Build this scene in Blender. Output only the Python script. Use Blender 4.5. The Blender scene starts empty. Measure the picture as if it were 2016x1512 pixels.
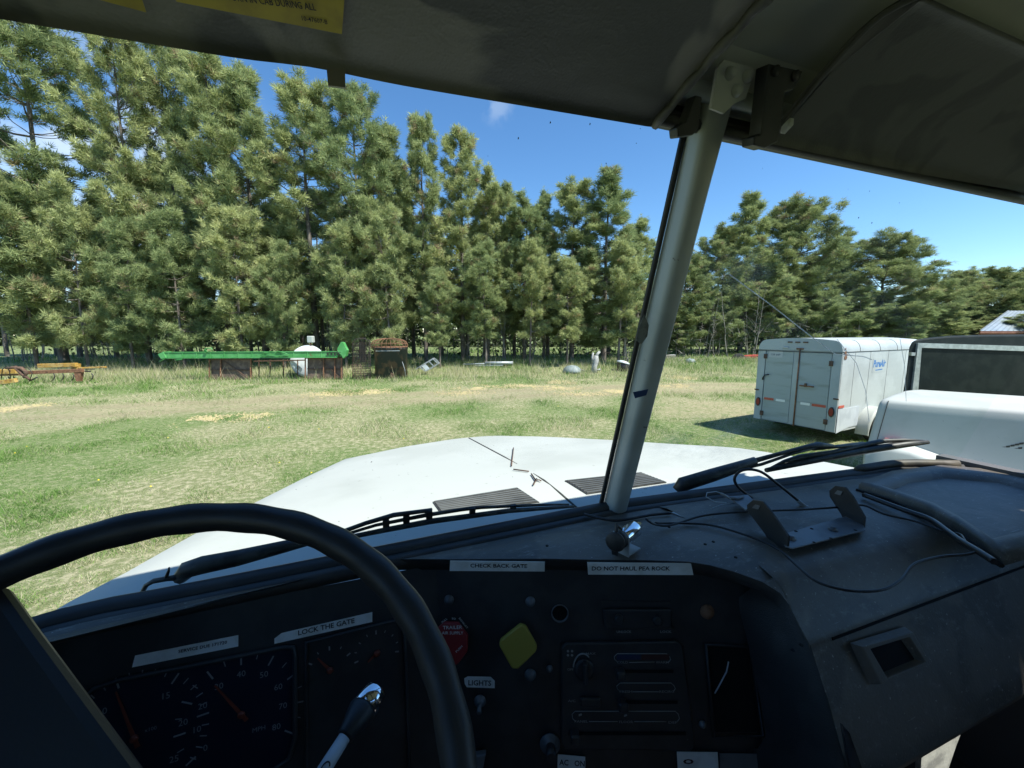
import bpy, math, random
import numpy as np
from mathutils import Vector, Matrix

SC = bpy.context.scene
# ------------------------------------------------------------------ camera
EYE = 2.4                                   # metres above the ground, in the driver's cab
FPX = 780.0                                 # focal length in photo pixels (2016 wide)
YAW = math.radians(19.5)                    # camera turned right of the truck's axis (+Y)
PIT = math.radians(7.2)                     # and down
cam_d = bpy.data.cameras.new('camera'); cam = bpy.data.objects.new('camera', cam_d)
SC.collection.objects.link(cam)
cam.location = (0, 0, EYE)
cam.rotation_euler = (math.radians(90) - PIT, 0, -YAW)
cam_d.sensor_fit = 'HORIZONTAL'; cam_d.sensor_width = 36.0
cam_d.lens = 36.0 * FPX / 2016.0
cam_d.clip_start = 0.02; cam_d.clip_end = 2000
SC.camera = cam
# ------------------------------------------------------------------ light
SUN_AZ = math.radians(140.0)                # clockwise from +Y
SUN_EL = math.radians(57.0)
world = bpy.data.worlds.new('World'); SC.world = world; world.use_nodes = True
wn = world.node_tree.nodes; wl = world.node_tree.links
bg = wn['Background']; sky = wn.new('ShaderNodeTexSky'); sky.sky_type = 'NISHITA'
sky.sun_disc = False; sky.sun_elevation = SUN_EL; sky.sun_rotation = SUN_AZ
sky.altitude = 500; sky.air_density = 1.0; sky.dust_density = 0.0; sky.ozone_density = 4.0
# a thin white cloud or two low over the trees, by direction
geo = wn.new('ShaderNodeTexCoord')
def cloud(direction, size, amount, src):
    dt = wn.new('ShaderNodeVectorMath'); dt.operation = 'DISTANCE'; wl.new(geo.outputs['Generated'], dt.inputs[0]); dt.inputs[1].default_value = direction
    mr = wn.new('ShaderNodeMapRange'); mr.interpolation_type = 'SMOOTHSTEP'; mr.inputs[1].default_value = size; mr.inputs[2].default_value = size*.15; mr.inputs[3].default_value = 0; mr.inputs[4].default_value = amount; wl.new(dt.outputs['Value'], mr.inputs[0])
    nz = wn.new('ShaderNodeTexNoise'); nz.inputs['Scale'].default_value = 5.5/size**.5; nz.inputs['Detail'].default_value = 7; wl.new(geo.outputs['Generated'], nz.inputs['Vector'])
    m2 = wn.new('ShaderNodeMapRange'); m2.interpolation_type = 'SMOOTHSTEP'; m2.inputs[1].default_value = .40; m2.inputs[2].default_value = .62; wl.new(nz.outputs['Fac'], m2.inputs[0])
    mm = wn.new('ShaderNodeMath'); mm.operation = 'MULTIPLY'; wl.new(mr.outputs[0], mm.inputs[0]); wl.new(m2.outputs[0], mm.inputs[1])
    mx = wn.new('ShaderNodeMix'); mx.data_type = 'RGBA'; wl.new(mm.outputs[0], mx.inputs[0]); wl.new(src, mx.inputs[6]); mx.inputs[7].default_value = (6.2, 6.4, 6.6, 1); return mx.outputs[2]
def _dir(x, y):
    f0 = Vector((math.sin(YAW), math.cos(YAW), 0)); r0 = Vector((math.cos(YAW), -math.sin(YAW), 0)); fw = f0*math.cos(PIT)-Vector((0, 0, math.sin(PIT))); up = f0*math.sin(PIT)+Vector((0, 0, math.cos(PIT)))
    return tuple((fw+(x-1008)/FPX*r0-(y-756)/FPX*up).normalized())
hsv = wn.new('ShaderNodeHueSaturation'); hsv.inputs['Saturation'].default_value = 1.16; hsv.inputs['Value'].default_value = 1.05; wl.new(sky.outputs[0], hsv.inputs['Color'])
c1 = cloud(_dir(210, 400), .34, .5, hsv.outputs[0]); c1 = cloud(_dir(978, 205), .05, .16, c1)
wl.new(c1, bg.inputs[0]); bg.inputs[1].default_value = 0.115
sun_d = bpy.data.lights.new('sun', 'SUN'); sun_o = bpy.data.objects.new('sun', sun_d)
SC.collection.objects.link(sun_o)
sun_d.energy = 4.9; sun_d.angle = math.radians(0.53); sun_d.color = (1.0, 0.955, 0.88)
sdir = Vector((math.sin(SUN_AZ)*math.cos(SUN_EL), math.cos(SUN_AZ)*math.cos(SUN_EL), math.sin(SUN_EL)))
sun_o.rotation_euler = (-sdir).to_track_quat('-Z', 'Y').to_euler()
sun_o.location = sdir * 60
SC.view_settings.view_transform = 'Standard'; SC.view_settings.look = 'None'
SC.view_settings.exposure = 0.9; SC.view_settings.gamma = 1.0
try: SC.view_settings.use_curve_mapping = False
except Exception: pass
SC.cycles.use_denoising = True
SC.cycles.max_bounces = 8; SC.cycles.transparent_max_bounces = 12
SC.cycles.sample_clamp_indirect = 4.0
SC.cycles.caustics_reflective = False; SC.cycles.caustics_refractive = False

# ------------------------------------------------------------------ geometry helpers
C0 = np.array([0, 0, EYE])
F0 = np.array([math.sin(YAW), math.cos(YAW), 0.0]); R0 = np.array([math.cos(YAW), -math.sin(YAW), 0.0])
FW = F0*math.cos(PIT) + np.array([0, 0, -math.sin(PIT)]); UP = F0*math.sin(PIT) + np.array([0, 0, math.cos(PIT)])
def ray(x, y): return FW + (x-1008)/FPX*R0 - (y-756)/FPX*UP
def at_z(x, y, z):  d = ray(x, y); return C0 + d*((z-EYE)/d[2])          # where the sight line meets a height
def at_y(x, y, Y):  d = ray(x, y); return C0 + d*(Y/d[1])                # ... a plane across the truck
def at_x(x, y, X):  d = ray(x, y); return C0 + d*(X/d[0])                # ... a plane along the truck
def at_d(x, y, dep): d = ray(x, y); return C0 + d*(dep/(d@F0))           # ... a plane at a ground distance
def at_p(x, y, p, n): d = ray(x, y); n = np.array(n); return C0 + d*(((np.array(p)-C0)@n)/(d@n))
def G(u, v, z=0.0): return np.array([0, 0, z]) + u*R0 + v*F0             # u to the right, v ahead of the eye
def I(x, y, z): return np.array([x, y, z+EYE])                           # cab coordinates, measured from the eye
def unit(v): v = np.array(v, float); return v/np.linalg.norm(v)

class MB:
    """Collects shapes and links them as ONE mesh object."""
    def __init__(s): s.v = []; s.f = []; s.m = []; s.sm = []; s.mi = 0; s.smooth = False
    def add(s, vs, fs, smooth=None):
        b = len(s.v); s.v += [tuple(map(float, p)) for p in vs]
        for f in fs:
            s.f.append([b+i for i in f]); s.m.append(s.mi); s.sm.append(s.smooth if smooth is None else smooth)
        return s
    def mat(s, i): s.mi = i; return s
    def poly(s, pts): return s.add(pts, [list(range(len(pts)))])
    def box(s, c, sx, sy, sz, ax=None, ay=None, az=None, bev=0.0):
        ax = unit(ax if ax is not None else (1, 0, 0)); az = unit(az if az is not None else (0, 0, 1))
        ay = unit(ay) if ay is not None else np.cross(az, ax)
        c = np.array(c, float)
        if bev > 0: return s.rbox(c, sx, sy, sz, ax, ay, az, bev)
        vs = [c+ax*sx/2*i+ay*sy/2*j+az*sz/2*k for i in (-1, 1) for j in (-1, 1) for k in (-1, 1)]
        return s.add(vs, [(0,1,3,2),(4,6,7,5),(0,4,5,1),(2,3,7,6),(0,2,6,4),(1,5,7,3)])
    def rbox(s, c, sx, sy, sz, ax, ay, az, b):
        b = min(b, sx/2*.98, sy/2*.98, sz/2*.98)
        vs = []; idx = {}
        for i in (-1, 1):
            for j in (-1, 1):
                for k in (-1, 1):
                    for w in range(3):
                        d = [sx/2-b, sy/2-b, sz/2-b]; d[w] += b
                        idx[(i,j,k,w)] = len(vs); vs.append(c+ax*d[0]*i+ay*d[1]*j+az*d[2]*k)
        fs = []
        for w in range(3):
            for sg in (-1, 1):
                q = []
                for (a, e) in ((-1,-1),(1,-1),(1,1),(-1,1)):
                    t = [0,0,0]; t[w] = sg; o = [x for x in range(3) if x != w]; t[o[0]] = a; t[o[1]] = e
                    q.append(idx[(t[0],t[1],t[2],w)])
                fs.append(q)
        for w in range(3):                    # edges along axis w
            o = [x for x in range(3) if x != w]
            for a in (-1, 1):
                for e in (-1, 1):
                    t0 = [0,0,0]; t0[o[0]] = a; t0[o[1]] = e; t1 = list(t0); t0[w] = -1; t1[w] = 1
                    fs.append([idx[(*t0,o[0])], idx[(*t1,o[0])], idx[(*t1,o[1])], idx[(*t0,o[1])]])
        for i in (-1, 1):
            for j in (-1, 1):
                for k in (-1, 1): fs.append([idx[(i,j,k,0)], idx[(i,j,k,1)], idx[(i,j,k,2)]])
        return s.add(vs, fs)
    def bar(s, a, b, w, h=None, up=(0, 0, 1), bev=0.0):
        a = np.array(a, float); b = np.array(b, float); d = b-a; L = np.linalg.norm(d); d = d/L
        up = np.array(up, float)
        if abs(d@unit(up)) > .99: up = np.array([1.0, 0, 0])
        sd = unit(np.cross(d, up)); u2 = np.cross(sd, d)
        return s.box((a+b)/2, L, w, h or w, d, sd, u2, bev)
    def tube(s, pts, r, n=8, cap=True, closed=False):
        P = [np.array(p, float) for p in pts]; k = len(P)
        rs = r if hasattr(r, '__len__') else [r]*k
        vs = []; prev = None
        for i in range(k):
            if closed: t = unit(P[(i+1) % k]-P[i-1])
            else: t = unit(P[min(i+1, k-1)]-P[max(i-1, 0)])
            if prev is None:
                g = np.array([0, 0, 1.0]) if abs(t[2]) < .9 else np.array([1.0, 0, 0])
                prev = unit(np.cross(t, g))
            prev = unit(prev - t*(prev@t)); e2 = np.cross(t, prev)
            for j in range(n):
                a = 2*math.pi*j/n; vs.append(P[i]+rs[i]*(math.cos(a)*prev+math.sin(a)*e2))
        fs = []
        for i in range(k if closed else k-1):
            i2 = (i+1) % k
            for j in range(n): fs.append((i*n+j, i*n+(j+1) % n, i2*n+(j+1) % n, i2*n+j))
        s.add(vs, fs, True)
        if cap and not closed:
            b = len(s.v)-len(vs)
            s.f += [[b+j for j in range(n)][::-1], [b+(k-1)*n+j for j in range(n)]]; s.m += [s.mi]*2; s.sm += [False]*2
        return s
    def lathe(s, c, axis, prof, n=24, cap=True, smooth=True):
        """prof: (distance along axis, radius)"""
        ax = unit(axis); g = np.array([0, 0, 1.0]) if abs(ax[2]) < .9 else np.array([1.0, 0, 0])
        e1 = unit(np.cross(ax, g)); e2 = np.cross(ax, e1); c = np.array(c, float)
        vs = [c+ax*h+r*(math.cos(2*math.pi*j/n)*e1+math.sin(2*math.pi*j/n)*e2) for h, r in prof for j in range(n)]
        fs = [(i*n+j, i*n+(j+1) % n, (i+1)*n+(j+1) % n, (i+1)*n+j) for i in range(len(prof)-1) for j in range(n)]
        s.add(vs, fs, smooth)
        if cap:
            b = len(s.v)-len(vs)
            s.f += [[b+j for j in range(n)][::-1], [b+(len(prof)-1)*n+j for j in range(n)]]; s.m += [s.mi]*2; s.sm += [False]*2
        return s
    def grid(s, rows, smooth=True, closed=False):
        """rows: list of equally long rows of points"""
        k = len(rows[0]); vs = [p for r in rows for p in r]
        fs = [(i*k+j, i*k+(j+1) % k, (i+1)*k+(j+1) % k, (i+1)*k+j) for i in range(len(rows)-1) for j in range(k if closed else k-1)]
        return s.add(vs, fs, smooth)
    def slab(s, pts, n, th):
        """flat outline pts extruded by th along n, both faces and rim"""
        n = unit(n); a = [np.array(p, float) for p in pts]; b = [p+n*th for p in a]; k = len(a)
        s.add(a+b, [list(range(k))[::-1], list(range(k, 2*k))]+[(i, (i+1) % k, k+(i+1) % k, k+i) for i in range(k)])
        return s
    def text(s, body, o, rt, up, size, width=None, bold=0.0, align='CENTER', shear=0.0):
        """flat lettering; o is the middle (or left end) of the baseline"""
        cu = bpy.data.curves.new('lettering', 'FONT'); cu.body = body; cu.size = 1.0; cu.resolution_u = 2
        cu.offset = bold; cu.align_x = 'LEFT'; cu.shear = shear
        ob = bpy.data.objects.new('lettering', cu); SC.collection.objects.link(ob)
        me = bpy.data.meshes.new_from_object(ob.evaluated_get(bpy.context.evaluated_depsgraph_get()))
        bpy.data.objects.remove(ob); bpy.data.curves.remove(cu)
        if not me.vertices: return s
        xs = [v.co.x for v in me.vertices]; w0 = min(xs); w = max(xs)-w0
        sx = size if width is None else width/w
        rt = np.array(rt, float); up = np.array(up, float)
        off = -w/2 if align == 'CENTER' else 0
        s.add([np.array(o)+rt*((v.co.x-w0+off)*sx)+up*(v.co.y*size) for v in me.vertices], [list(p.vertices) for p in me.polygons], False)
        bpy.data.meshes.remove(me); return s
    def build(s, name, mats, parent=None, label=None, bevel=0.0, sub=0, auto=None):
        me = bpy.data.meshes.new(name); me.from_pydata(s.v, [], s.f)
        for m in (mats if isinstance(mats, (list, tuple)) else [mats]): me.materials.append(m)
        me.polygons.foreach_set('material_index', s.m); me.polygons.foreach_set('use_smooth', s.sm)
        me.validate(); me.update()
        o = bpy.data.objects.new(name, me); SC.collection.objects.link(o)
        if parent is not None: attach(o, parent)
        if label: o['label'] = label
        if bevel > 0:
            b = o.modifiers.new('soft_edges', 'BEVEL'); b.width = bevel; b.segments = 2; b.limit_method = 'ANGLE'; b.angle_limit = math.radians(35)
        if sub: q = o.modifiers.new('rounding', 'SUBSURF'); q.levels = sub; q.render_levels = sub
        return o
def root_loc(o):
    p = Vector((0, 0, 0))
    while o is not None: p += o.location; o = o.parent
    return p
def attach(o, parent):
    """child meshes are written in world coordinates; their own origin moves to the parent's"""
    p = root_loc(parent)
    if o.type == 'MESH' and p.length > 0 and parent.get('shift', 0) == 0: o.data.transform(Matrix.Translation(-p))
    o.parent = parent
def thing(name, label, cat, loc=(0, 0, 0), group=None):
    o = bpy.data.objects.new(name, None); SC.collection.objects.link(o); o.location = tuple(map(float, loc)); o.empty_display_size = .2
    o['label'] = label; o['category'] = cat
    if group: o['group'] = group
    return o
def tag(o, label=None, cat=None, group=None, kind=None):
    for k, v in (('label', label), ('category', cat), ('group', group), ('kind', kind)):
        if v: o[k] = v
    return o
def fast_mesh(name, V, T, mats, attrs=None, smooth=False):
    """triangles from numpy arrays; attrs = {name: one float per vertex}"""
    me = bpy.data.meshes.new(name); V = np.asarray(V, np.float32); T = np.asarray(T, np.int32)
    me.vertices.add(len(V)); me.vertices.foreach_set('co', V.ravel())
    me.loops.add(T.size); me.loops.foreach_set('vertex_index', T.ravel())
    me.polygons.add(len(T)); me.polygons.foreach_set('loop_start', np.arange(0, T.size, T.shape[1], dtype=np.int32))
    me.polygons.foreach_set('loop_total', np.full(len(T), T.shape[1], np.int32))
    for m in (mats if isinstance(mats, (list, tuple)) else [mats]): me.materials.append(m)
    if smooth: me.polygons.foreach_set('use_smooth', np.ones(len(T), bool))
    me.update(calc_edges=True)
    for k, a in (attrs or {}).items():
        at = me.attributes.new(k, 'FLOAT', 'POINT'); at.data.foreach_set('value', np.asarray(a, np.float32))
    return me
def link(name, me, parent=None):
    o = bpy.data.objects.new(name, me); SC.collection.objects.link(o)
    if parent is not None: o.parent = parent
    return o

# ------------------------------------------------------------------ materials
def new_mat(name):
    m = bpy.data.materials.new(name); m.use_nodes = True; n = m.node_tree.nodes; l = m.node_tree.links
    return m, n, l, n['Principled BSDF']
def noise(n, l, scale, detail=5, rough=.55, coord='Object', stretch=None, dist=0.0):
    tc = n.new('ShaderNodeTexCoord'); t = n.new('ShaderNodeTexNoise')
    t.inputs['Scale'].default_value = scale; t.inputs['Detail'].default_value = detail; t.inputs['Roughness'].default_value = rough
    t.inputs['Distortion'].default_value = dist
    if stretch:
        mp = n.new('ShaderNodeMapping'); mp.inputs['Scale'].default_value = stretch
        l.new(tc.outputs[coord], mp.inputs[0]); l.new(mp.outputs[0], t.inputs['Vector'])
    else: l.new(tc.outputs[coord], t.inputs['Vector'])
    return t.outputs['Fac']
def ramp(n, l, src, a, b, smooth=True):
    r = n.new('ShaderNodeMapRange'); r.inputs[1].default_value = a; r.inputs[2].default_value = b
    if smooth: r.interpolation_type = 'SMOOTHSTEP'
    l.new(src, r.inputs[0]); return r.outputs[0]
def mixc(n, l, fac, a, b):
    m = n.new('ShaderNodeMix'); m.data_type = 'RGBA'
    for sock, v in ((m.inputs[6], a), (m.inputs[7], b)):
        if isinstance(v, tuple): sock.default_value = (*v, 1) if len(v) == 3 else v
        else: l.new(v, sock)
    if isinstance(fac, float): m.inputs[0].default_value = fac
    else: l.new(fac, m.inputs[0])
    return m.outputs[2]
def bump(n, l, h, strength=.3, dist=.01):
    b = n.new('ShaderNodeBump'); b.inputs['Strength'].default_value = strength; b.inputs['Distance'].default_value = dist
    l.new(h, b.inputs['Height']); return b.outputs[0]
def simple(name, col, rough=.6, metal=0.0, col2=None, scale=8.0, lo=.42, hi=.62, bscale=None, bstr=.2, bdist=.002, spots=None, spec=None, stretch=None):
    """Principled with a second colour in noise patches, optional speckles of rust or dirt and a fine bump"""
    m, n, l, p = new_mat(name)
    c = col
    if col2 is not None: c = mixc(n, l, ramp(n, l, noise(n, l, scale, stretch=stretch), lo, hi), col, col2)
    if spots is not None:
        sc, scale2, a, b = spots
        c = mixc(n, l, ramp(n, l, noise(n, l, scale2, 8, .7), a, b), c, sc)
    if isinstance(c, tuple): p.inputs['Base Color'].default_value = (*c, 1)
    else: l.new(c, p.inputs['Base Color'])
    p.inputs['Roughness'].default_value = rough; p.inputs['Metallic'].default_value = metal
    if spec is not None: p.inputs['Specular IOR Level'].default_value = spec
    if bscale: l.new(bump(n, l, noise(n, l, bscale, 6), bstr, bdist), p.inputs['Normal'])
    return m
M = {}
M['white_paint'] = simple('white_paint', (.43, .445, .415), .6, col2=(.385, .40, .37), scale=2.2, spots=((.13, .125, .105), 30.0, .64, .72), bscale=60, bstr=.08)
M['trailer_paint'] = simple('trailer_paint', (.43, .465, .465), .5, col2=(.37, .40, .40), scale=1.6, spots=((.33, .26, .19), 5.0, .71, .80), bscale=9, bstr=.12, bdist=.01)
M['trailer_worn'] = simple('trailer_worn', (.37, .41, .405), .6, col2=(.30, .33, .30), scale=2.2, lo=.5, hi=.7, spots=((.28, .22, .16), 9.0, .69, .76), stretch=(.5, .5, 3))
M['seam'] = simple('seam', (.05, .05, .045), .8)
M['rust'] = simple('rust', (.16, .075, .04), .85, col2=(.26, .13, .07), scale=9, bscale=40, bstr=.3, spots=((.07, .04, .03), 14, .6, .7))
M['rust_dark'] = simple('rust_dark', (.085, .05, .035), .85, col2=(.15, .085, .055), scale=12, bscale=50, bstr=.3)
M['drum'] = simple('drum', (.030, .038, .042), .6, col2=(.13, .085, .065), scale=2.0, lo=.47, hi=.58, spots=((.42, .38, .34), 7, .68, .78), bscale=30, bstr=.2)
M['green_paint'] = simple('green_paint', (.065, .28, .075), .55, col2=(.10, .34, .11), scale=3, spots=((.13, .12, .05), 5, .58, .72))
M['yellow_paint'] = simple('yellow_paint', (.44, .25, .045), .65, col2=(.50, .34, .12), scale=4, spots=((.19, .09, .04), 6, .52, .62))
M['mesh_dark'] = simple('mesh_dark', (.028, .025, .023), .9, col2=(.06, .04, .03), scale=8)
M['grey_metal'] = simple('grey_metal', (.42, .45, .46), .5, .3, col2=(.30, .32, .33), scale=8)
M['white_tank'] = simple('white_tank', (.62, .66, .68), .5, col2=(.48, .52, .55), scale=3)
M['dark_metal'] = simple('dark_metal', (.03, .03, .03), .5, .2, col2=(.06, .055, .05), scale=14)
M['chrome'] = simple('chrome', (.85, .86, .88), .12, 1.0)
M['old_wood'] = simple('old_wood', (.26, .24, .20), .9, col2=(.16, .14, .12), scale=6, stretch=(1, 1, 6), bscale=30)
M['grey_wood'] = simple('grey_wood', (.40, .40, .38), .9, col2=(.26, .26, .25), scale=6, bscale=30)
M['tarp'] = simple('tarp', (.16, .20, .20), .6, col2=(.24, .27, .26), scale=5)
M['roof_steel'] = simple('roof_steel', (.38, .43, .48), .35, .5, col2=(.32, .37, .42), scale=2)
M['barn_red'] = simple('barn_red', (.22, .085, .06), .8, col2=(.28, .13, .09), scale=5)
M['tractor_red'] = simple('tractor_red', (.42, .05, .035), .6, col2=(.30, .05, .04), scale=6)
M['tyre'] = simple('tyre', (.02, .02, .02), .9, bscale=40)
M['grain'] = simple('grain', (.42, .345, .17), .9, col2=(.34, .28, .16), scale=3, bscale=60, bstr=.5)
M['lamp_red'] = simple('lamp_red', (.30, .02, .02), .25)
M['tape_red'] = simple('tape_red', (.55, .09, .05), .4, col2=(.45, .07, .05), scale=20)
M['tape_white'] = simple('tape_white', (.80, .80, .78), .4)
M['logo_blue'] = simple('logo_blue', (.02, .15, .42), .5)
M['ink'] = simple('ink', (.012, .012, .014), .6)
M['label_white'] = simple('label_white', (.80, .80, .77), .45, col2=(.68, .67, .62), scale=30)
M['black_gloss'] = simple('black_gloss', (.010, .015, .0145), .35, spec=.12, col2=(.016, .022, .020), scale=5, spots=((.16, .16, .14), 60, .71, .78))
M['cap_black'] = simple('cap_black', (.014, .019, .018), .5, spec=.2, col2=(.021, .026, .024), scale=4, spots=((.14, .14, .13), 45, .68, .76))
M['silver_trim'] = simple('silver_trim', (.50, .52, .51), .35, .6, col2=(.38, .40, .39), scale=14)
# cab interior
def vinyl(name, base, stain, sc, grain=420.0, rough=.55, dust=None):
    m, n, l, p = new_mat(name)
    st = ramp(n, l, noise(n, l, sc, 3, .5, dist=.8), .48, .545)
    c = mixc(n, l, st, base, stain)
    if dust:
        d = ramp(n, l, noise(n, l, sc*7, 8, .75, stretch=(1, 2.5, 1)), .52, .74); c = mixc(n, l, d, c, dust)
        c = mixc(n, l, ramp(n, l, noise(n, l, 170, 4, .6), .66, .72), c, tuple(v*1.9 for v in dust))
        c = mixc(n, l, ramp(n, l, noise(n, l, 30, 5, .7, stretch=(.25, 6, 3)), .66, .72), c, tuple(v*1.25 for v in dust))
        c = mixc(n, l, ramp(n, l, noise(n, l, 60, 6, .7), .66, .73), c, tuple(v*.35 for v in base))
    l.new(c, p.inputs['Base Color']); p.inputs['Roughness'].default_value = rough
    v = n.new('ShaderNodeTexVoronoi'); tc = n.new('ShaderNodeTexCoord'); l.new(tc.outputs['Object'], v.inputs['Vector']); v.inputs['Scale'].default_value = grain
    b1 = n.new('ShaderNodeBump'); b1.inputs['Strength'].default_value = .22; b1.inputs['Distance'].default_value = .001; l.new(v.outputs['Distance'], b1.inputs['Height'])
    b2 = n.new('ShaderNodeBump'); b2.inputs['Strength'].default_value = .35; b2.inputs['Distance'].default_value = .006
    l.new(noise(n, l, 14, 4), b2.inputs['Height']); l.new(b1.outputs[0], b2.inputs['Normal']); l.new(b2.outputs[0], p.inputs['Normal'])
    return m
M['visor'] = vinyl('visor_vinyl', (.20, .195, .165), (.080, .082, .075), 5.0, 300)
M['visor_dark'] = vinyl('visor_dark_vinyl', (.10, .10, .089), (.066, .067, .062), 6.0, 300)
M['dash'] = vinyl('dash_vinyl', (.140, .121, .096), (.096, .085, .069), 5.0, 260, .5, dust=(.22, .205, .175))
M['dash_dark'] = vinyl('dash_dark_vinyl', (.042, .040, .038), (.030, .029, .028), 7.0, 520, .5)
M['panel_black'] = simple('panel_black', (.026, .027, .028), .45, col2=(.040, .040, .039), scale=14, bscale=200, bstr=.15)
M['void'] = simple('void', (.003, .003, .003), 1.0)
M['gauge_face'] = simple('gauge_face', (.012, .014, .028), .3)
M['gauge_mark'] = simple('gauge_mark', (.27, .275, .28), .5)
M['needle'] = simple('needle', (.20, .04, .02), .5)
M['rubber'] = simple('rubber', (.022, .022, .021), .55, col2=(.04, .036, .03), scale=12)
M['gasket_sunlit_tan'] = simple('gasket_sunlit_tan', (.10, .085, .055), .6, col2=(.035, .032, .028), scale=9)  # tan tone puts sunlight into the colour of the dark rubber
M['wheel'] = simple('wheel_plastic', (.020, .021, .023), .48, bscale=300, bstr=.12)
M['pillar'] = simple('pillar_paint', (.42, .445, .41), .4, col2=(.35, .375, .345), scale=6, spots=((.05, .05, .045), 24, .655, .70))
M['headliner'] = simple('headliner_paint', (.60, .61, .55), .5, col2=(.54, .55, .50), scale=3)
M['cab_dark'] = simple('cab_dark', (.10, .10, .10), .8)
M['seat'] = simple('seat_cloth', (.24, .24, .25), .9)
M['wiper'] = simple('wiper_black', (.018, .018, .018), .5, col2=(.05, .05, .046), scale=30)
M['wire'] = simple('wire_black', (.015, .015, .017), .4)
M['knob_yellow'] = simple('knob_yellow', (.38, .31, .05), .45)
M['knob_red'] = simple('knob_red', (.26, .025, .025), .35)
M['yellow_label'] = simple('yellow_label', (.48, .38, .03), .5, col2=(.36, .28, .03), scale=20, spots=((.05, .045, .03), 40, .66, .7))
M['plastic_grey'] = simple('plastic_grey', (.46, .47, .48), .4)
M['metal_plate'] = simple('metal_plate', (.18, .19, .20), .5, .3, col2=(.12, .125, .13), scale=12)
M['light_line'] = simple('light_line', (.30, .31, .30), .5)
M['blue_mark'] = simple('blue_mark', (.012, .026, .07), .5)
M['red_mark'] = simple('red_mark', (.06, .018, .014), .5)
M['carpet'] = simple('carpet', (.40, .40, .37), .95, col2=(.22, .22, .21), scale=22, bscale=80, bstr=.6)
gm, gn, gl, gp = new_mat('windshield_clear')
gn.remove(gp); tb = gn.new('ShaderNodeBsdfTransparent'); tb.inputs[0].default_value = (.925, .965, .945, 1)
gl.new(tb.outputs[0], gn['Material Output'].inputs[0]); M['glass'] = gm
def film(name, col, dens):
    m, n, l, p = new_mat(name); n.remove(p)
    t = n.new('ShaderNodeBsdfTransparent'); d = n.new('ShaderNodeBsdfDiffuse'); d.inputs[0].default_value = (*col, 1)
    tr = n.new('ShaderNodeBsdfTranslucent'); tr.inputs[0].default_value = (*col, 1)
    a = n.new('ShaderNodeMixShader'); a.inputs[0].default_value = .5; l.new(d.outputs[0], a.inputs[1]); l.new(tr.outputs[0], a.inputs[2])
    mx = n.new('ShaderNodeMixShader'); l.new(t.outputs[0], mx.inputs[1]); l.new(a.outputs[0], mx.inputs[2])
    if isinstance(dens, float): mx.inputs[0].default_value = dens
    else: l.new(dens(n, l), mx.inputs[0])
    l.new(mx.outputs[0], n['Material Output'].inputs[0]); return m
M['scratch'] = film('scratch_white', (.9, .92, .9), .55)
# ================================================================== THE TRUCK WE SIT IN
CX = .515                                      # truck centre line, right of the eye
truck = thing('dump_truck', 'white truck seen from inside its dark cab, its hood ahead below the windshield', 'truck', (CX, 0, 0))

# ---- hood
def zc(Y): return float(np.interp(Y, [.70, 1.1, 1.3, 2.25, 2.4, 2.55], [-.482, -.475, -.49, -.61, -.66, -.74]))
OL = [(-.62, .72), (-.59, .90), (-.49, 1.06), (-.37, 1.41), (-.275, 1.72), (-.145, 2.08), (.02, 2.19), (.25, 2.245)]
ORR = [(1.76, .72), (1.73, .93), (1.64, 1.12), (1.57, 1.37), (1.42, 1.58), (1.24, 1.87), (1.05, 2.12), (.86, 2.245)]
def hood_x(Y, o): return float(np.interp(Y, [p[1] for p in o], [p[0] for p in o]))
def hood_z(x, Y):
    c = hood_x(Y, OL); d = hood_x(Y, ORR); s = (x-CX)/((d-CX) if x > CX else (CX-c))
    return zc(Y) - .03*abs(s)**3
def on_hood(px, py, up=0.0):
    d = ray(px, py)
    for t in np.arange(.5, 5, .004):
        q = d*t
        if q[2] < hood_z(q[0], q[1])+up: return I(*q)
hb = MB(); hb.smooth = True
rows = []
for Y in list(np.linspace(.72, 2.0, 18))+[2.08, 2.14, 2.19, 2.22, 2.245]:
    a, b = hood_x(Y, OL), hood_x(Y, ORR); r = []
    for sgn, e in ((-1, a), (1, b)):
        half = [CX+(e-CX)*s for s in np.linspace(0, 1, 13)]
        q = [I(x, Y, hood_z(x, Y)) for x in half]
        zz = hood_z(e, Y)
        q += [I(e+sgn*.018, Y, zz-.012), I(e+sgn*.035, Y, zz-.045), I(e+sgn*.05, Y, zz-.14), I(e+sgn*.055, Y, zz-.8)]
        r = q[::-1] if sgn < 0 else r+q[1:]
    rows.append(r)
for dy, dz, sh in ((.03, -.02, 0), (.05, -.08, 0), (.06, -.25, 0), (.06, -1.2, 0)):
    rows.append([p+np.array([0, dy, dz]) for p in rows[22]])
hb.grid(rows)
hood = hb.build('hood', M['white_paint'], truck)
s = MB()                                       # seam along the middle of the hood
sp = [on_hood(*p) for p in ((918, 863), (990, 900), (1075, 946), (1108, 972), (1132, 1002))]
sp = [np.array([CX+.003, p[1], EYE+hood_z(CX, p[1])]) for p in sp]
s.tube(sp, .0035, 6); s.build('hood_seam', M['seam'], hood)
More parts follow.
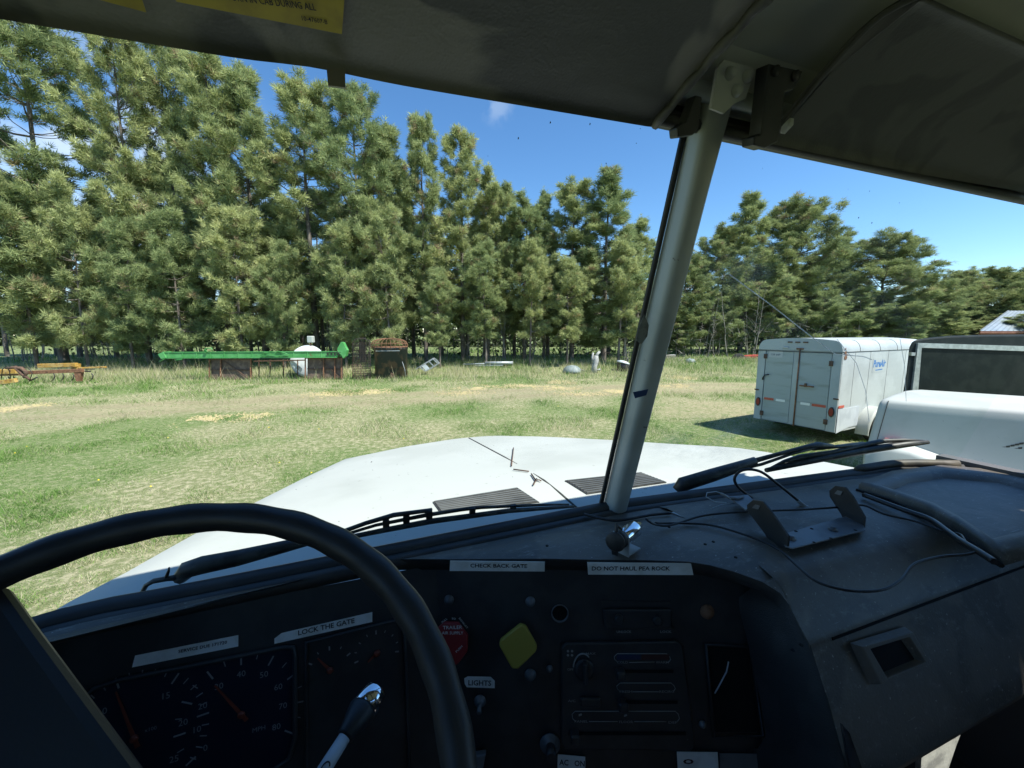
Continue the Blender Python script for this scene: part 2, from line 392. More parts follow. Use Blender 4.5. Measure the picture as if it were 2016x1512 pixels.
for quad in ([(852, 990), (1018, 962), (1062, 991), (868, 1012)], [(1112, 948), (1262, 932), (1312, 951), (1155, 975)]):
    g = MB(); P = [on_hood(*q) for q in quad]; n = unit(np.cross(P[1]-P[0], P[3]-P[0])); n = n if n[2] > 0 else -n
    g.slab([p-n*.004 for p in P], n, .008)
    g.mi = 1
    for k in range(8):                         # louvre slats
        t = (k+.5)/8; a = P[0]*(1-t)+P[3]*t; b = P[1]*(1-t)+P[2]*t
        g.bar(a+n*.005+(b-a)*.015, b+n*.005-(b-a)*.015, .0058, .003, n)
    g.build('hood_vent', [M['wiper'], simple('vent_slat_grey', (.075, .08, .08), .5, col2=(.13, .135, .13), scale=6)], hood)
tw = MB()                                      # twigs fallen on the hood
for pl in ([(1011, 884), (1007, 920)], [(1011, 927), (1041, 931)], [(1046, 936), (1055, 950), (1062, 948)], [(1050, 958), (1056, 946), (1065, 950)]):
    tw.tube([on_hood(*q)+np.array([0, 0, .006]) for q in pl], .0025, 5)
two = tw.build('fallen_twigs', M['rust_dark']); tag(two, 'thin dark twigs lying on the white hood beside its seam', 'twigs', kind='stuff')

# ---- windshield
def wline(x, z=0):                             # base of the glass: a shallow V that wraps at the ends
    s = abs(x-CX); Y = .752-.055*s
    if s > .88: Y -= 1.35*(s-.88)**2*2.2
    return Y
def wz(x):
    s = abs(x-CX); return -.392+(.0 if s < .8 else .22*(s-.8)**2)
def glass_pt(x, t):                            # t 0..1 from base to header
    yb = wline(x); zb = wz(x); yt = yb-.235; zt = .43
    return I(x, yb*(1-t)+yt*t, zb*(1-t)+zt*t)
XL = np.linspace(-.50, CX-.02, 12); XR = np.concatenate([np.linspace(CX+.02, 1.38, 9), np.linspace(1.42, 1.56, 6)])
panes = []
for X in (XL, XR):
    g = MB(); g.grid([[glass_pt(x, t) for x in X] for t in np.linspace(0, 1, 6)]); panes.append(g.build('windshield_pane', M['glass'], truck))
gk = MB()
for off, rz in ((0.0, .017), ):
    pts = [I(x, wline(x)-.008, wz(x)-.006) for x in np.linspace(-.52, 1.38, 40)]+[I(x, wline(x)-.008, wz(x)-.006) for x in np.linspace(1.40, 1.57, 10)]
    gk.tube(pts, .017, 8)
    gk.tube([p+np.array([0, -.022, -.006]) for p in pts], .013, 8)
gasket = gk.build('windshield_gasket', M['rubber'], truck)
g = MB(); g.tube([I(x, wline(x)-.012, wz(x)+.011) for x in np.linspace(1.28, 1.56, 12)], [.004]+[.012]*10+[.012], 8); g.build('sunlit_gasket_strip', M['gasket_sunlit_tan'], gasket)  # extra strip, coloured as if the sun lay on the gasket
def on_glass(px, py, off=0.0):                 # sight line meets the sloping pane (off: metres outside it)
    d = ray(px, py); lo = None
    for t in np.arange(.2, 4, .002):
        q = d*t; x = q[0]; yb = wline(min(max(x, -.52), 1.57)); zb = -.392
        if q[1] > yb - .286*(q[2]-zb) + off: return C0+q
    return C0+q
rng = np.random.default_rng(4)
sp = MB()                                      # insects and dust specks stuck on the glass
for k in range(170):
    px = rng.uniform(20, 2000); py = rng.uniform(40, 980)
    p = on_glass(px, py, .001); r = rng.uniform(.0003, .0008)*(1.8 if rng.random() < .06 else 1); a = rng.uniform(0, 6)
    e1 = np.array([math.cos(a), -math.sin(a)*.27, math.sin(a)]); e2 = np.array([-math.sin(a), -.27*math.cos(a), math.cos(a)])*rng.uniform(.4, 1)
    sp.add([p+r*(math.cos(t)*e1+math.sin(t)*e2) for t in np.linspace(0, 6.28, 7)[:6]], [list(range(6))])
for px, py in ((1083, 243), (1161, 246), (1020, 274), (1690, 430), (1716, 440), (1645, 650), (1830, 505)):
    p = on_glass(px, py, .001); sp.tube([p, p+np.array([.0006, 0, .0016]), p+np.array([.0002, -.0004, .0026])], [.0006, .0009, .0004], 5)
spo = sp.build('insect_specks', simple('speck_dark', (.10, .11, .10), .8), panes[0]); spo['kind'] = 'stuff'
sc_ = MB()
def scratch(pl, w):
    P = [on_glass(*q, -.002) for q in pl]; sc_.tube(P, w, 5)
scratch([(1436, 540), (1520, 602), (1600, 665), (1645, 697), (1700, 702), (1716, 708)], .0011)
scratch([(1648, 668), (1686, 715), (1704, 768), (1711, 830)], .0007)
scratch([(1772, 668), (1781, 720), (1784, 790)], .0006)
sc_.build('glass_scratch', M['scratch'], panes[1])
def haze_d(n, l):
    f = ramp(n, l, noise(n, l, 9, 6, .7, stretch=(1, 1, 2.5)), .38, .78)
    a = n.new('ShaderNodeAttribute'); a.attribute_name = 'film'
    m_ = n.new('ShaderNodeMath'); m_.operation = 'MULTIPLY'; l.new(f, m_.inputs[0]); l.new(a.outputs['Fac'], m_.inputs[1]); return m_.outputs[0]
M['dust'] = film('windshield_glare_dust', (.86, .92, .9), haze_d)  # whitish glare and haze painted onto the pane together with its dust
def glare_dust_patch(c, rx, ry, amount):
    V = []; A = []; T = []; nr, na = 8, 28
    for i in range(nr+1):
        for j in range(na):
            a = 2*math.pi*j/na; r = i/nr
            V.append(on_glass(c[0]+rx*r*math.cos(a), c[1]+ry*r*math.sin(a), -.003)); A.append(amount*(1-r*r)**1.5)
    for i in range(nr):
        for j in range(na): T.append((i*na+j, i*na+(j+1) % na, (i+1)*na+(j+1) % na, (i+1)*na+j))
    me = fast_mesh('glare_dust_film', np.array(V), np.array(T), M['dust'], {'film': A}, True)
    o = link('glare_dust_film', me); attach(o, panes[1]); return o
glare_dust_patch((1395, 865), 165, 62, .42); glare_dust_patch((1480, 560), 120, 90, .22); glare_dust_patch((1690, 600), 300, 230, .13); glare_dust_patch((1000, 800), 190, 110, .10)

# ---- centre pillar with its top plate
pb = MB(); pb.smooth = True
def pil(t):                                    # centre line of the pillar
    return I(CX-.004, .742-.052*t*0-.245*t, -.41+.84*t)
rows = []
for t in np.linspace(-.02, 1.0, 14):
    c = pil(t); k = .0205 + (.011*(max(0, t-.72)/.28)**2) ; sx = np.array([1.0, 0, 0]); sy = unit(np.array([0, 1, .29]))
    rows.append([c+sx*k*math.copysign(abs(math.cos(a))**.6, math.cos(a))+sy*.026*math.copysign(abs(math.sin(a))**.6, math.sin(a)) for a in np.linspace(0, 2*math.pi, 21)[:20]])
pb.grid(rows, closed=True)
pillar = pb.build('windshield_pillar', M['pillar'], truck)
sl = MB()                                      # dark seal on the pillar's left edge
sl.tube([pil(t)+np.array([-.026, .018, 0]) for t in np.linspace(0, .93, 8)], .005, 6); sl.build('pillar_seal', M['rubber'], pillar)
st_ = MB(); cpt = [at_y(x, y, .60) for x, y in ((1268, 618), (1277, 640), (1274, 662), (1262, 678), (1253, 670), (1256, 648))]
n = np.array([-.15, -1, -.29]); q = [at_p(x, y, pil(.55)+unit(np.array([0, -1, -.29]))*.0275, (0, -1, -.29)) for x, y in ((1268, 618), (1277, 640), (1274, 662), (1262, 678), (1253, 670), (1256, 648))]
st_.slab(q, (0, -1, -.29), .0006); st_.build('peeled_patch', simple('peeled_grey', (.22, .23, .20), .8, col2=(.12, .13, .11), scale=60), pillar)
bt_ = MB(); bt_.slab([at_p(x, y, pil(.34)+unit(np.array([0, -1, -.29]))*.0275, (0, -1, -.29)) for x, y in ((1246, 772), (1276, 766), (1272, 778), (1250, 784))], (0, -1, -.29), .0006); bt_.build('blue_tape', simple('tape_blue', (.02, .05, .14), .5), pillar)
tp = MB(); PT, PN = I(CX, .466, .40), np.array([0, -.97, -.24])       # plate bolted under the roof
def onpt(px, py, off=0): return at_p(px, py, PT, PN)+unit(PN)*off
tp.slab([onpt(*q) for q in ((1408, 136), (1420, 120), (1478, 136), (1472, 168), (1462, 196), (1440, 206), (1420, 225), (1395, 215))], PN, .005)
for q in ((1431, 147), (1465, 153), (1444, 181)):
    c = onpt(*q); tp.lathe(c, PN, [(.004, .0088), (.007, .0085), (.010, .006), (.0125, .0055), (.013, .001)], 14)
tp.build('pillar_plate', M['headliner'], pillar)

# ---- coat hooks of the visors (black plastic)
def hook(quads, th):
    h = MB()
    for q in quads: h.slab([onpt(*p, .006) for p in q], PN, th)
    return h.build('visor_hook', M['panel_black'], truck, bevel=.002)
hook([[(1480, 138), (1546, 152), (1528, 188), (1512, 192), (1508, 230), (1500, 285), (1475, 298), (1453, 292), (1453, 276), (1466, 272), (1474, 200)]], .022)
hook([[(1345, 196), (1358, 200), (1352, 258), (1342, 272), (1312, 276), (1310, 258), (1328, 246)]], .018)
for q in ((1492, 153), (1530, 162)):
    hk = MB(); hk.lathe(onpt(*q, .028), PN, [(0, .007), (.003, .007), (.004, .0035), (.005, .001)], 12); hk.build('hook_screw', M['dark_metal'], truck)

# ---- roof lining, header, walls, floor of the cab
rb = MB(); rb.smooth = False
prof = [(.545, .33), (.535, .352), (.515, .352), (.505, .362), (.487, .378), (.468, .398), (.30, .475), (.26, .487), (.255, .482), (.245, .482), (.24, .492), (.05, .53), (-.4, .56), (-1.0, .50)]
xs = np.linspace(-.5, 1.58, 14)
rb.grid([[I(x, y, z) for x in xs] for y, z in prof], False)
rb.grid([[I(x, y+.0, z+.05) for x in xs] for y, z in ((.56, .33), (.4, .52), (-.4, .60), (-1.05, .55))], True)
roof = rb.build('cab_roof', M['headliner'], truck)
hd = MB(); hd.grid([[I(x, y, z) for x in xs] for y, z in ((.556, .322), (.532, .316), (.528, .336), (.536, .350))], False)
hd.tube([I(x, .524, .318) for x in xs], .010, 8); hd.build('header_gasket', M['rubber'], truck)
hl = MB(); hl.tube([I(x, .500, .352) for x in xs], .013, 10); hl.build('header_rail', M['pillar'], truck)
def door(side):
    X = -.50 if side < 0 else 1.58
    d = MB(); w0, w1, z0, z1 = -.78, .12, -.34, .30
    Y0, Y1, B, T = -1.0, .66, -1.25, .55
    for (a, b, c, e) in ((Y0, w0, B, T), (w1, .46, B, T), (w0, w1, B, z0), (w0, w1, z1, T), (.46, Y1, B, -.36)):
        d.box(I(X+side*.02, (a+b)/2, (c+e)/2), .04, b-a, e-c)
    o = d.build('door', M['cab_dark'], truck)
    p = MB(); p.poly([I(X+side*.01, w0, z0), I(X+side*.01, w1, z0), I(X+side*.01, w1, z1), I(X+side*.01, w0, z1)]); p.build('door_glass', M['glass'], o)
door(-1); door(1)
cb = MB()
for x0, x1, z0, z1 in ((-.53, .0, -1.27, .58), (1.03, 1.61, -1.27, .58), (.0, 1.03, -1.27, -.25), (.0, 1.03, .30, .58)): cb.box(I((x0+x1)/2, -1.03, (z0+z1)/2), x1-x0, .05, z1-z0)
cb.build('rear_wall', M['cab_dark'], truck)
fl = MB(); fl.box(I(CX, -.2, -1.26), 2.2, 1.75, .04); fl.box(I(CX, .69, -.98), 2.2, .04, .62); fl.build('cab_floor', M['cab_dark'], truck)
ob = MB()                                      # outer skin: cab back, doors and chassis (seen only from outside)
ob.box(I(CX, -.25, -1.35), 2.2, 1.6, .14);  ob.box(I(CX, -2.9, -1.55), .9, 3.6, .3)
ob.build('cab_shell', M['white_paint'], truck)
bx = MB()
for a, b, c, sx, sy, sz in ((CX, -3.0, -.60, 2.4, 3.4, .08), (CX-1.16, -3.0, -.25, .08, 3.4, .75), (CX+1.16, -3.0, -.25, .08, 3.4, .75), (CX, -1.34, -.2, 2.4, .08, .9), (CX, -4.66, -.25, 2.4, .08, .75)): bx.box(I(a, b, c), sx, sy, sz)
bx.build('dump_box', M['white_paint'], truck)
for x, y in ((-.52, 1.35), (1.56, 1.35), (-.42, -3.0), (1.45, -3.0), (-.42, -4.2), (1.45, -4.2)):
    w = MB(); w.lathe(np.array([x-.15, y, .5]), (1, 0, 0), [(0, .3), (0, .46), (.03, .5), (.27, .5), (.3, .46), (.3, .3)], 28); wo = w.build('wheel', M['tyre'], truck)
    w = MB(); w.lathe(np.array([x-.16, y, .5]), (1, 0, 0), [(0, .12), (.02, .28), (.30, .28), (.32, .12)], 20); w.build('rim', M['white_paint'], wo)
for x in (-.05, 1.1):
    st = MB(); st.box(I(x, -.35, -.82), .5, .5, .18, bev=.04); st.box(I(x, -.66, -.4), .5, .14, .8, bev=.04); st.build('seat', M['seat'], truck)

# ---- sun visors
def visor(path, thick, mat, name='sun_visor'):
    """path: rows of (left .. right) points from the windshield edge to the rear"""
    b = MB(); top = path; n = np.array([0, -.15, -1.0])
    k = len(top); low = [[p + thick*np.array([0, -.2, -.98]) for p in r] for r in top]
    ring = []
    rows = [r for r in low]+[r for r in top[::-1]]
    b.grid(rows+[rows[0]], True)
    for e in (0, -1):                          # close both ends
        b.add([r[e] for r in low]+[r[e] for r in top[::-1]], [list(range(2*k))], True)
    o = b.build(name, mat, truck, sub=1); return o
def vl(x, s):                                  # left visor: s 0 at the windshield edge .. 1 at the rear
    dip = .006*math.exp(-((x+.035)/.03)**2)*(1-s)
    return I(x, .508-.30*s, .284+.028*(x+.29)/.68*.8-.008+.060*s+.012*math.sin(s*3.1)+dip)
xl = [-.47, -.465]+list(np.linspace(-.44, .34, 17))+[.365, .385-.004, .392]
visL = visor([[vl(x, s)+np.array([0, 0, .006 if (s in (0, 1)) else .012]) for x in xl] for s in (0, .012, .06, .2, .35, .5, .65, .8, .95, 1)], .012, M['visor'])
def vr(x, s):
    x0 = .622+.10*max(0, s-.70)**2/.09*.35
    x = max(x, x0+(x-.622)*.0)
    bow = .016*((x-.6)/.8)**2
    return I(x, .506-.165*s, .308+.098*s+bow+.010*math.sin(s*3.1))
xr = [.622, .627, .64]+list(np.linspace(.68, 1.50, 14))
visR = visor([[vr(x, s)+np.array([0, 0, .006 if (s in (0, 1)) else .014]) for x in xr] for s in (0, .02, .1, .3, .5, .7, .85, .95, 1)], .010, M['visor_dark'])
sm = MB(); pts = [vr(.626, s)+np.array([-.004, -.003, .004]) for s in np.linspace(0.02, .98, 14)]; sm.tube(pts, .0035, 6); sm.build('visor_piping', M['visor_dark'], visR)
ct = MB(); ct.box(vr(.627, .13)+np.array([-.003, -.004, -.004]), .012, .018, .012, ay=(0, -.86, .5), bev=.003); ct.build('end_clip', M['headliner'], visR)
cl = MB(); P0 = [at_y(x, y, .497) for x, y in ((643, 137), (679, 132), (680, 172), (646, 168))]; cl.slab(P0, (0, 1, .1), .004); cl.build('visor_clip', M['visor'], visL)
# torn end of the left visor
tn = MB(); tn.tube([vl(.395, s)+np.array([0, -.002, -.004+.002*math.sin(s*40)]) for s in np.linspace(0, .95, 18)], [.006+.0015*math.sin(k*2.1) for k in range(18)], 7); tn.build('visor_piping', M['visor_dark'], visL)
# yellow warning labels under the left visor
def visor_plane(px, py, off=.0):
    d = ray(px, py); 
    for t in np.arange(.15, 1.2, .0006):
        q = d*t
        s = (.508-q[1])/.30
        if s < 0: continue
        if q[2] > vl(q[0], s)[2]-EYE-.0065+.006-off: return C0+q
    return C0+q
def lab_on_visor(quad, texts, name):
    l_ = MB(); P = [visor_plane(*q, .004) for q in quad]; nn = unit(np.cross(P[2]-P[3], P[0]-P[3])); nn = nn if nn[2] < 0 else -nn
    P = [at_p(*q, P[2]+nn*.002, nn) for q in quad]
    l_.slab(P, nn, .0008); l_.mi = 1
    for body, a, b, h in texts:
        A, B = (at_p(*a, P[2]+nn*.0014, nn), at_p(*b, P[2]+nn*.0014, nn)); r_ = unit(B-A); l_.text(body, A, r_, unit(np.cross(nn, r_)), h, np.linalg.norm(B-A), .01, 'LEFT')
    return l_.build(name, [M['yellow_label'], M['ink']], visL)
lab_on_visor([(290, -80), (680, -30), (673, 66), (348, 2)], [('WORN IN CAB DURING ALL', (440, -1), (623, 21), .0085), ('10-47607-B', (595, 40), (645, 48), .006)], 'warning_label')
lab_on_visor([(60, -60), (270, -30), (288, 23), (180, -6)], [], 'warning_label')
# ================================================================== DASHBOARD
db = MB(); db.smooth = True
# outer edge of the brow, from the left wall round to the side of the passenger dash
LIP = [(-.50, .672, -.398), (-.03, .686, -.397), (.02, .690, -.396), (.07, .672, -.395), (.117, .654, -.395), (.273, .599, -.394), (.354, .567, -.394), (.440, .535, -.394),
       (.505, .509, -.395), (.535, .489, -.396), (.560, .462, -.397), (.585, .430, -.401), (.603, .412, -.413), (.612, .398, -.432), (.612, .366, -.470), (.609, .335, -.530), (.607, .302, -.612), (.607, .288, -.66), (.607, .30, -.70), (.607, .36, -.76)]
PROF = [(.690, -.398), (.655, -.388), (.60, -.386), (.50, -.389), (.455, -.393), (.430, -.400), (.412, -.413), (.398, -.432), (.372, -.462), (.367, -.467), (.3655, -.4735), (.364, -.478), (.335, -.530), (.302, -.612), (.293, -.640), (.300, -.665), (.36, -.69), (.50, -.72), (.62, -.74)]
def top_z(Y): return float(np.interp(Y, [p[0] for p in PROF[:8]][::-1], [p[1] for p in PROF[:8]][::-1]))
# deck left of the passenger side: rows from the glass to the lip
rows = []
for x, y, z in LIP[:12]:
    yw = wline(x)-.03; r = []
    for t in np.linspace(0, 1, 8):
        Y = yw*(1-t)+y*t; zz = top_z(Y)-(top_z(y)-z)*t**5
        r.append(I(x, Y, zz))
    rows.append(r)
# widen to x = .66 across the deck
for x in (.6125,):
    yw = wline(x)-.03; r = []
    for t in np.linspace(0, 1, 8):
        Y = yw*(1-t)+.412*t; r.append(I(x, Y, top_z(Y)))
    rows.append(r)
db.grid(rows)
db.add([I(*LIP[11]), I(*LIP[12]), I(*LIP[13]), I(.6125, .398, -.432), I(.6125, .412, -.413), I(.6125, .430, -.400)], [(0, 1, 5), (1, 4, 5), (1, 2, 4), (2, 3, 4)])
# lip face and the underside going back to the panels
inn = []; deep = []
for i, (x, y, z) in enumerate(LIP):
    if i < 9: inn.append(I(x, y+.006, z-.024)); deep.append(I(x+.02, y+.055, z-.034))
    elif i < 14:
        t = (i-8)/6; inn.append(I(x-.012*t, y+.008, z-.024*(1-t)-.004)); deep.append(I(x-.015*t+.01, y+.07, z-.03*(1-t)-.006))
    else: inn.append(I(x-.014, y+.012, z-.002)); deep.append(I(x-.012, y+.12, z-.004))
lipP = [I(*p) for p in LIP]
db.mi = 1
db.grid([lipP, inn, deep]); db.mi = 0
# passenger side
rows = []
for x in [.612, .62, .66]+list(np.linspace(.72, 1.50, 12))+[1.575]:
    k = 1 if x > .615 else 0; r = []
    for Y, z in PROF:
        yy = Y if Y < .6 else wline(x)-.03-(.69-Y)
        r.append(I(x+(0 if k else -.002), yy, z))
    rows.append(r)
db.grid([r for r in rows[0:]])
db.add([rows[0][i] for i in range(6, len(PROF))], [list(range(len(PROF)-6))], False)
dash = db.build('dashboard', [M['dash'], M['dash_dark']], truck)

sm_ = MB(); sm_.tube([I(x, .3655-.0006, -.4730) for x in np.linspace(.66, 1.56, 8)], .0022, 6); sm_.build('dash_seam', M['void'], dash)
# ---- left instrument panel (behind the steering wheel) and its lower edge
PA, NA = I(0, .680, -.415), np.array([0, -.97, .25])
def onA(px, py, off=0): return at_p(px, py, PA, NA)+unit(NA)*off
ip = MB()
def pa(x, dz): return I(x, .680+.255*dz, -.415+dz)
ip.poly([pa(-.5, 0), pa(.10, 0), pa(.10, -.45), pa(-.5, -.45)])
panel = ip.build('instrument_panel', M['panel_black'], truck)
def plate(fn, quad, name, parent, mats, th=.0008, texts=(), off=.0005, bevel=0):
    """flat label or cover laid on a panel; texts: (body, left px, right px, cap height)"""
    l_ = MB(); P = [fn(*q, off) for q in quad]; nn = unit(np.cross(P[1]-P[0], P[2]-P[0]))
    if nn @ (C0-P[0]) < 0: nn = -nn
    l_.slab(P, nn, th); l_.mi = 1
    for body, a, b, h in texts:
        A, B = (at_p(*a, P[0]+nn*(th+.0006), nn), at_p(*b, P[0]+nn*(th+.0006), nn)); r_ = unit(B-A)
        l_.text(body, A, r_, unit(np.cross(nn, r_)), h, np.linalg.norm(B-A), .018, 'LEFT')
    return l_.build(name, mats, parent, bevel=bevel)
LBL = [M['label_white'], M['ink']]
plate(onA, [(541, 1266), (733, 1223), (733, 1204), (555, 1245), (541, 1256)], 'label_strip', panel, LBL, texts=[('LOCK THE GATE', (587, 1251), (698, 1226), .0105)], off=.002)
plate(onA, [(262, 1312), (470, 1271), (470, 1249), (268, 1289)], 'label_strip', panel, LBL, texts=[('SERVICE DUE 171720', (351, 1286), (447, 1267), .0062)], off=.002)
# gauge cluster: a recessed face with a rounded bezel
def ring_on(fn, pts, off, r, name, mat, parent):
    b = MB(); b.tube([fn(*p, off) for p in pts], r, 8, closed=True); return b.build(name, mat, parent)
bez = [(168, 1375), (190, 1352), (240, 1335), (560, 1272), (578, 1272), (582, 1290), (582, 1450), (570, 1490), (540, 1512), (420, 1545), (230, 1560), (200, 1500)]
ring_on(onA, bez, .004, .0035, 'gauge_bezel', M['panel_black'], panel)
plate(onA, bez, 'gauge_face', panel, [M['gauge_face'], M['ink']], .0005)
bez2 = [(604, 1262), (785, 1218), (795, 1228), (806, 1512), (800, 1550), (604, 1560)]
ring_on(onA, bez2, .004, .003, 'gauge_bezel', M['panel_black'], panel)
def gauge(cpx, rad, a0, a1, nt, major, texts, needle, nlen, name):
    g = MB(); c = onA(*cpx, .0016); n = unit(NA); rt = np.array([1.0, 0, 0]); up = np.cross(n, rt)
    for i in range(nt+1):
        a = math.radians(a0+(a1-a0)*i/nt); d = rt*math.cos(a)+up*math.sin(a); L = .17 if i % major == 0 else .10
        g.bar(c+d*rad, c+d*rad*(1-L), .0022 if i % major == 0 else .0013, .0004, n)
    for body, a, rr, h in texts:
        a = math.radians(a); p = c+(rt*math.cos(a)+up*math.sin(a))*rad*rr; g.text(body, p-up*h*.35, rt, up, h)
    g.mi = 1; a = math.radians(needle); d = rt*math.cos(a)+up*math.sin(a)
    g.slab([c-d*rad*.15+np.cross(n, d)*.003, c-d*rad*.15-np.cross(n, d)*.003, c+d*rad*nlen-np.cross(n, d)*.001, c+d*rad*nlen+np.cross(n, d)*.001], n, .001)
    g.lathe(c, n, [(0, .005), (.003, .005), (.004, .002)], 12)
    return g.build(name, [M['gauge_mark'], M['needle']], panel)
gauge((266, 1452), .088, 205, -35, 24, 5, [('15', 52, .66, .012), ('20', 4, .64, .012), ('25', -42, .70, .012), ('x100', 20, .22, .007), ('10', 128, .66, .012)], 108, .80, 'rev_counter')
gauge((476, 1405), .084, 215, -35, 16, 2, [('0', 215, .66, .012), ('10', 184, .66, .012), ('20', 152, .66, .012), ('30', 121, .66, .012), ('40', 90, .68, .012), ('50', 58, .68, .012), ('60', 27, .66, .012), ('70', -4, .66, .012), ('80', -34, .66, .012), ('MPH', -50, .42, .009)], 124, .72, 'speedometer')
gauge((650, 1318), .036, 150, 30, 4, 2, [], 128, .8, 'fuel_gauge')
gauge((742, 1285), .036, 190, -10, 8, 4, [], 215, .5, 'oil_gauge')

# ---- centre panel, turned toward the driver
PC, NC = I(.33, .592, -.42), np.array([-.335, -.915, .225])
def onC(px, py, off=0): return at_p(px, py, PC, NC)+unit(NC)*off
cp = MB()
def pc(s, dz): return I(.33+.939*s, .592-.343*s+.231*dz*1.0, -.42+dz)
cp.poly([pc(-.27, .0), pc(.34, .0), pc(.34, -.5), pc(-.27, -.5)])
cpan = cp.build('centre_panel', M['panel_black'], truck)
LIPN = np.array([-.335, -.94, .0])
def onL(px, py, off=0): return at_p(px, py, I(.354, .567, -.395), LIPN)+unit(LIPN)*off
plate(onL, [(887, 1101), (1072, 1103), (1072, 1122), (886, 1121)], 'label_strip', dash, LBL, texts=[('CHECK BACK GATE', (926, 1117), (1038, 1118), .0098)], off=.004)
plate(onL, [(1155, 1104), (1358, 1106), (1363, 1129), (1157, 1128)], 'label_strip', dash, LBL, texts=[('DO NOT HAUL PEA ROCK', (1165, 1123), (1319, 1123), .0105)], off=.004)
plate(onC, [(914, 1335), (921, 1331), (966, 1332), (974, 1340), (974, 1354), (919, 1352), (915, 1345)], 'label_strip', cpan, LBL, texts=[('LIGHTS', (922, 1349), (967, 1350), .012)])
plate(onC, [(1098, 1484), (1152, 1489), (1152, 1520), (1097, 1518)], 'label_strip', cpan, LBL, texts=[('AC', (1101, 1506), (1119, 1507), .0125), ('ON', (1131, 1508), (1151, 1509), .0125)])
plate(onC, [(1332, 1479), (1412, 1480), (1416, 1540), (1335, 1540)], 'sticker', cpan, [M['label_white'], M['red_mark']], texts=[('o', (1345, 1504), (1366, 1504), .016)])
plate(onC, [(1416, 1482), (1552, 1484), (1560, 1540), (1418, 1540)], 'sticker', cpan, [M['metal_plate'], M['ink']])
# yellow and red brake knobs
def knob(outline, off, th, mat, name, texts=(), round_=.003):
    b = MB(); n = unit(NC); P = [onC(*q, off+th) for q in outline]; c = sum(P)/len(P)-n*th
    b.slab(P, -n, th)
    o1 = b.build(name, [mat, M['light_line']], cpan, bevel=round_)
    s_ = MB(); s_.tube([c-n*off, c], .008, 12); s_.build('knob_stem', M['dark_metal'], cpan)
    if texts:
        t_ = MB()
        for body, a, e, h in texts:
            A, B = at_p(*a, c+n*(th+.0006), n), at_p(*e, c+n*(th+.0006), n); r_ = unit(B-A); t_.text(body, A, r_, unit(np.cross(n, r_)), h, np.linalg.norm(B-A), .004, 'LEFT')
        attach(t_.build('knob_lettering', M['label_white']), cpan)
    return o1
knob([(986, 1243), (1024, 1213), (1035, 1217), (1056, 1255), (1054, 1265), (1020, 1298), (1008, 1297), (984, 1254)], .020, .010, M['knob_yellow'], 'parking_brake_knob')
knob([(863, 1226), (879, 1211), (907, 1212), (925, 1236), (924, 1266), (905, 1291), (880, 1290), (860, 1265)], .020, .008, M['knob_red'], 'trailer_brake_knob',
     [('TRAILER', (872, 1239), (910, 1238), .008), ('AIR SUPPLY', (870, 1249), (912, 1249), .007), ('PULL', (871, 1227), (881, 1219), .0045), ('TO', (889, 1220), (897, 1220), .0045), ('EXHAUST', (903, 1218), (919, 1238), .0045), ('PUSH', (899, 1285), (911, 1273), .0045)], .002)
# open gauge hole with bright rim, screws, switches
h_ = MB(); c = onC(1102, 1206); n = unit(NC)
h_.lathe(c, n, [(-.0, .0145), (.004, .0155), (.005, .0140), (-.001, .0135)], 28, cap=False); h_.mi = 1; h_.lathe(c, n, [(.0006, .0133), (.0008, .0001)], 28, cap=False)
h_.build('empty_gauge_hole', [M['metal_plate'], M['void']], cpan)
for q, r in (((884, 1181), .006), ((1044, 1184), .006), ((1044, 1328), .007), ((1392, 1204), .0085), ((1350, 1450), .004), ((1382, 1425), .004), ((1512, 1420), .003), ((1083, 1465), .012), ((945, 1380), .007), ((1082, 1316), .004)):
    s_ = MB(); c = onC(*q); s_.lathe(c, n, [(0, r*1.5), (.002, r*1.45), (.0025, r), (.006, r*.9), (.007, r*.3)], 16)
    s_.build('panel_screw' if r < .01 else 'push_button', M['metal_plate'] if r != .0085 else M['rust'], cpan)
s_ = MB(); c = onC(945, 1380); s_.tube([c, c+n*.02+np.array([0, 0, -.008])], [.003, .0042], 8); s_.build('toggle_switch', M['metal_plate'], cpan)
s_ = MB(); c = onC(1083, 1466); s_.tube([c, c+n*.03], .0085, 14); s_.build('lighter_knob', M['panel_black'], cpan)
s_ = MB(); s_.slab([onC(*q, .004) for q in ((934, 1474), (958, 1470), (950, 1512), (930, 1530))], n, .012); s_.build('switch_lever', M['metal_plate'], cpan, bevel=.002)
# lock slider
plate(onC, [(1184, 1182), (1320, 1184), (1322, 1194), (1186, 1193)], 'slider_label', cpan, [M['panel_black'], M['light_line']], .001)
lk = MB(); P = [onC(*q, .001) for q in ((1185, 1196), (1320, 1196), (1320, 1236), (1190, 1236))]
lk.slab(P, n, .006); lk.build('lock_slider', M['panel_black'], cpan, bevel=.003)
plate(onC, [(1207, 1236), (1328, 1237), (1330, 1250), (1210, 1250)], 'slider_label', cpan, [M['panel_black'], M['light_line']], .001, [('UNLOCK', (1214, 1246), (1243, 1246), .0055), ('LOCK', (1300, 1246), (1322, 1246), .0055)])
for q in ((1216, 1214), (1290, 1216)):
    s_ = MB(); c = onC(*q, .006); s_.lathe(c, n, [(0, .008), (.006, .008), (.008, .006)], 14); s_.build('slider_knob', M['panel_black'], cpan)
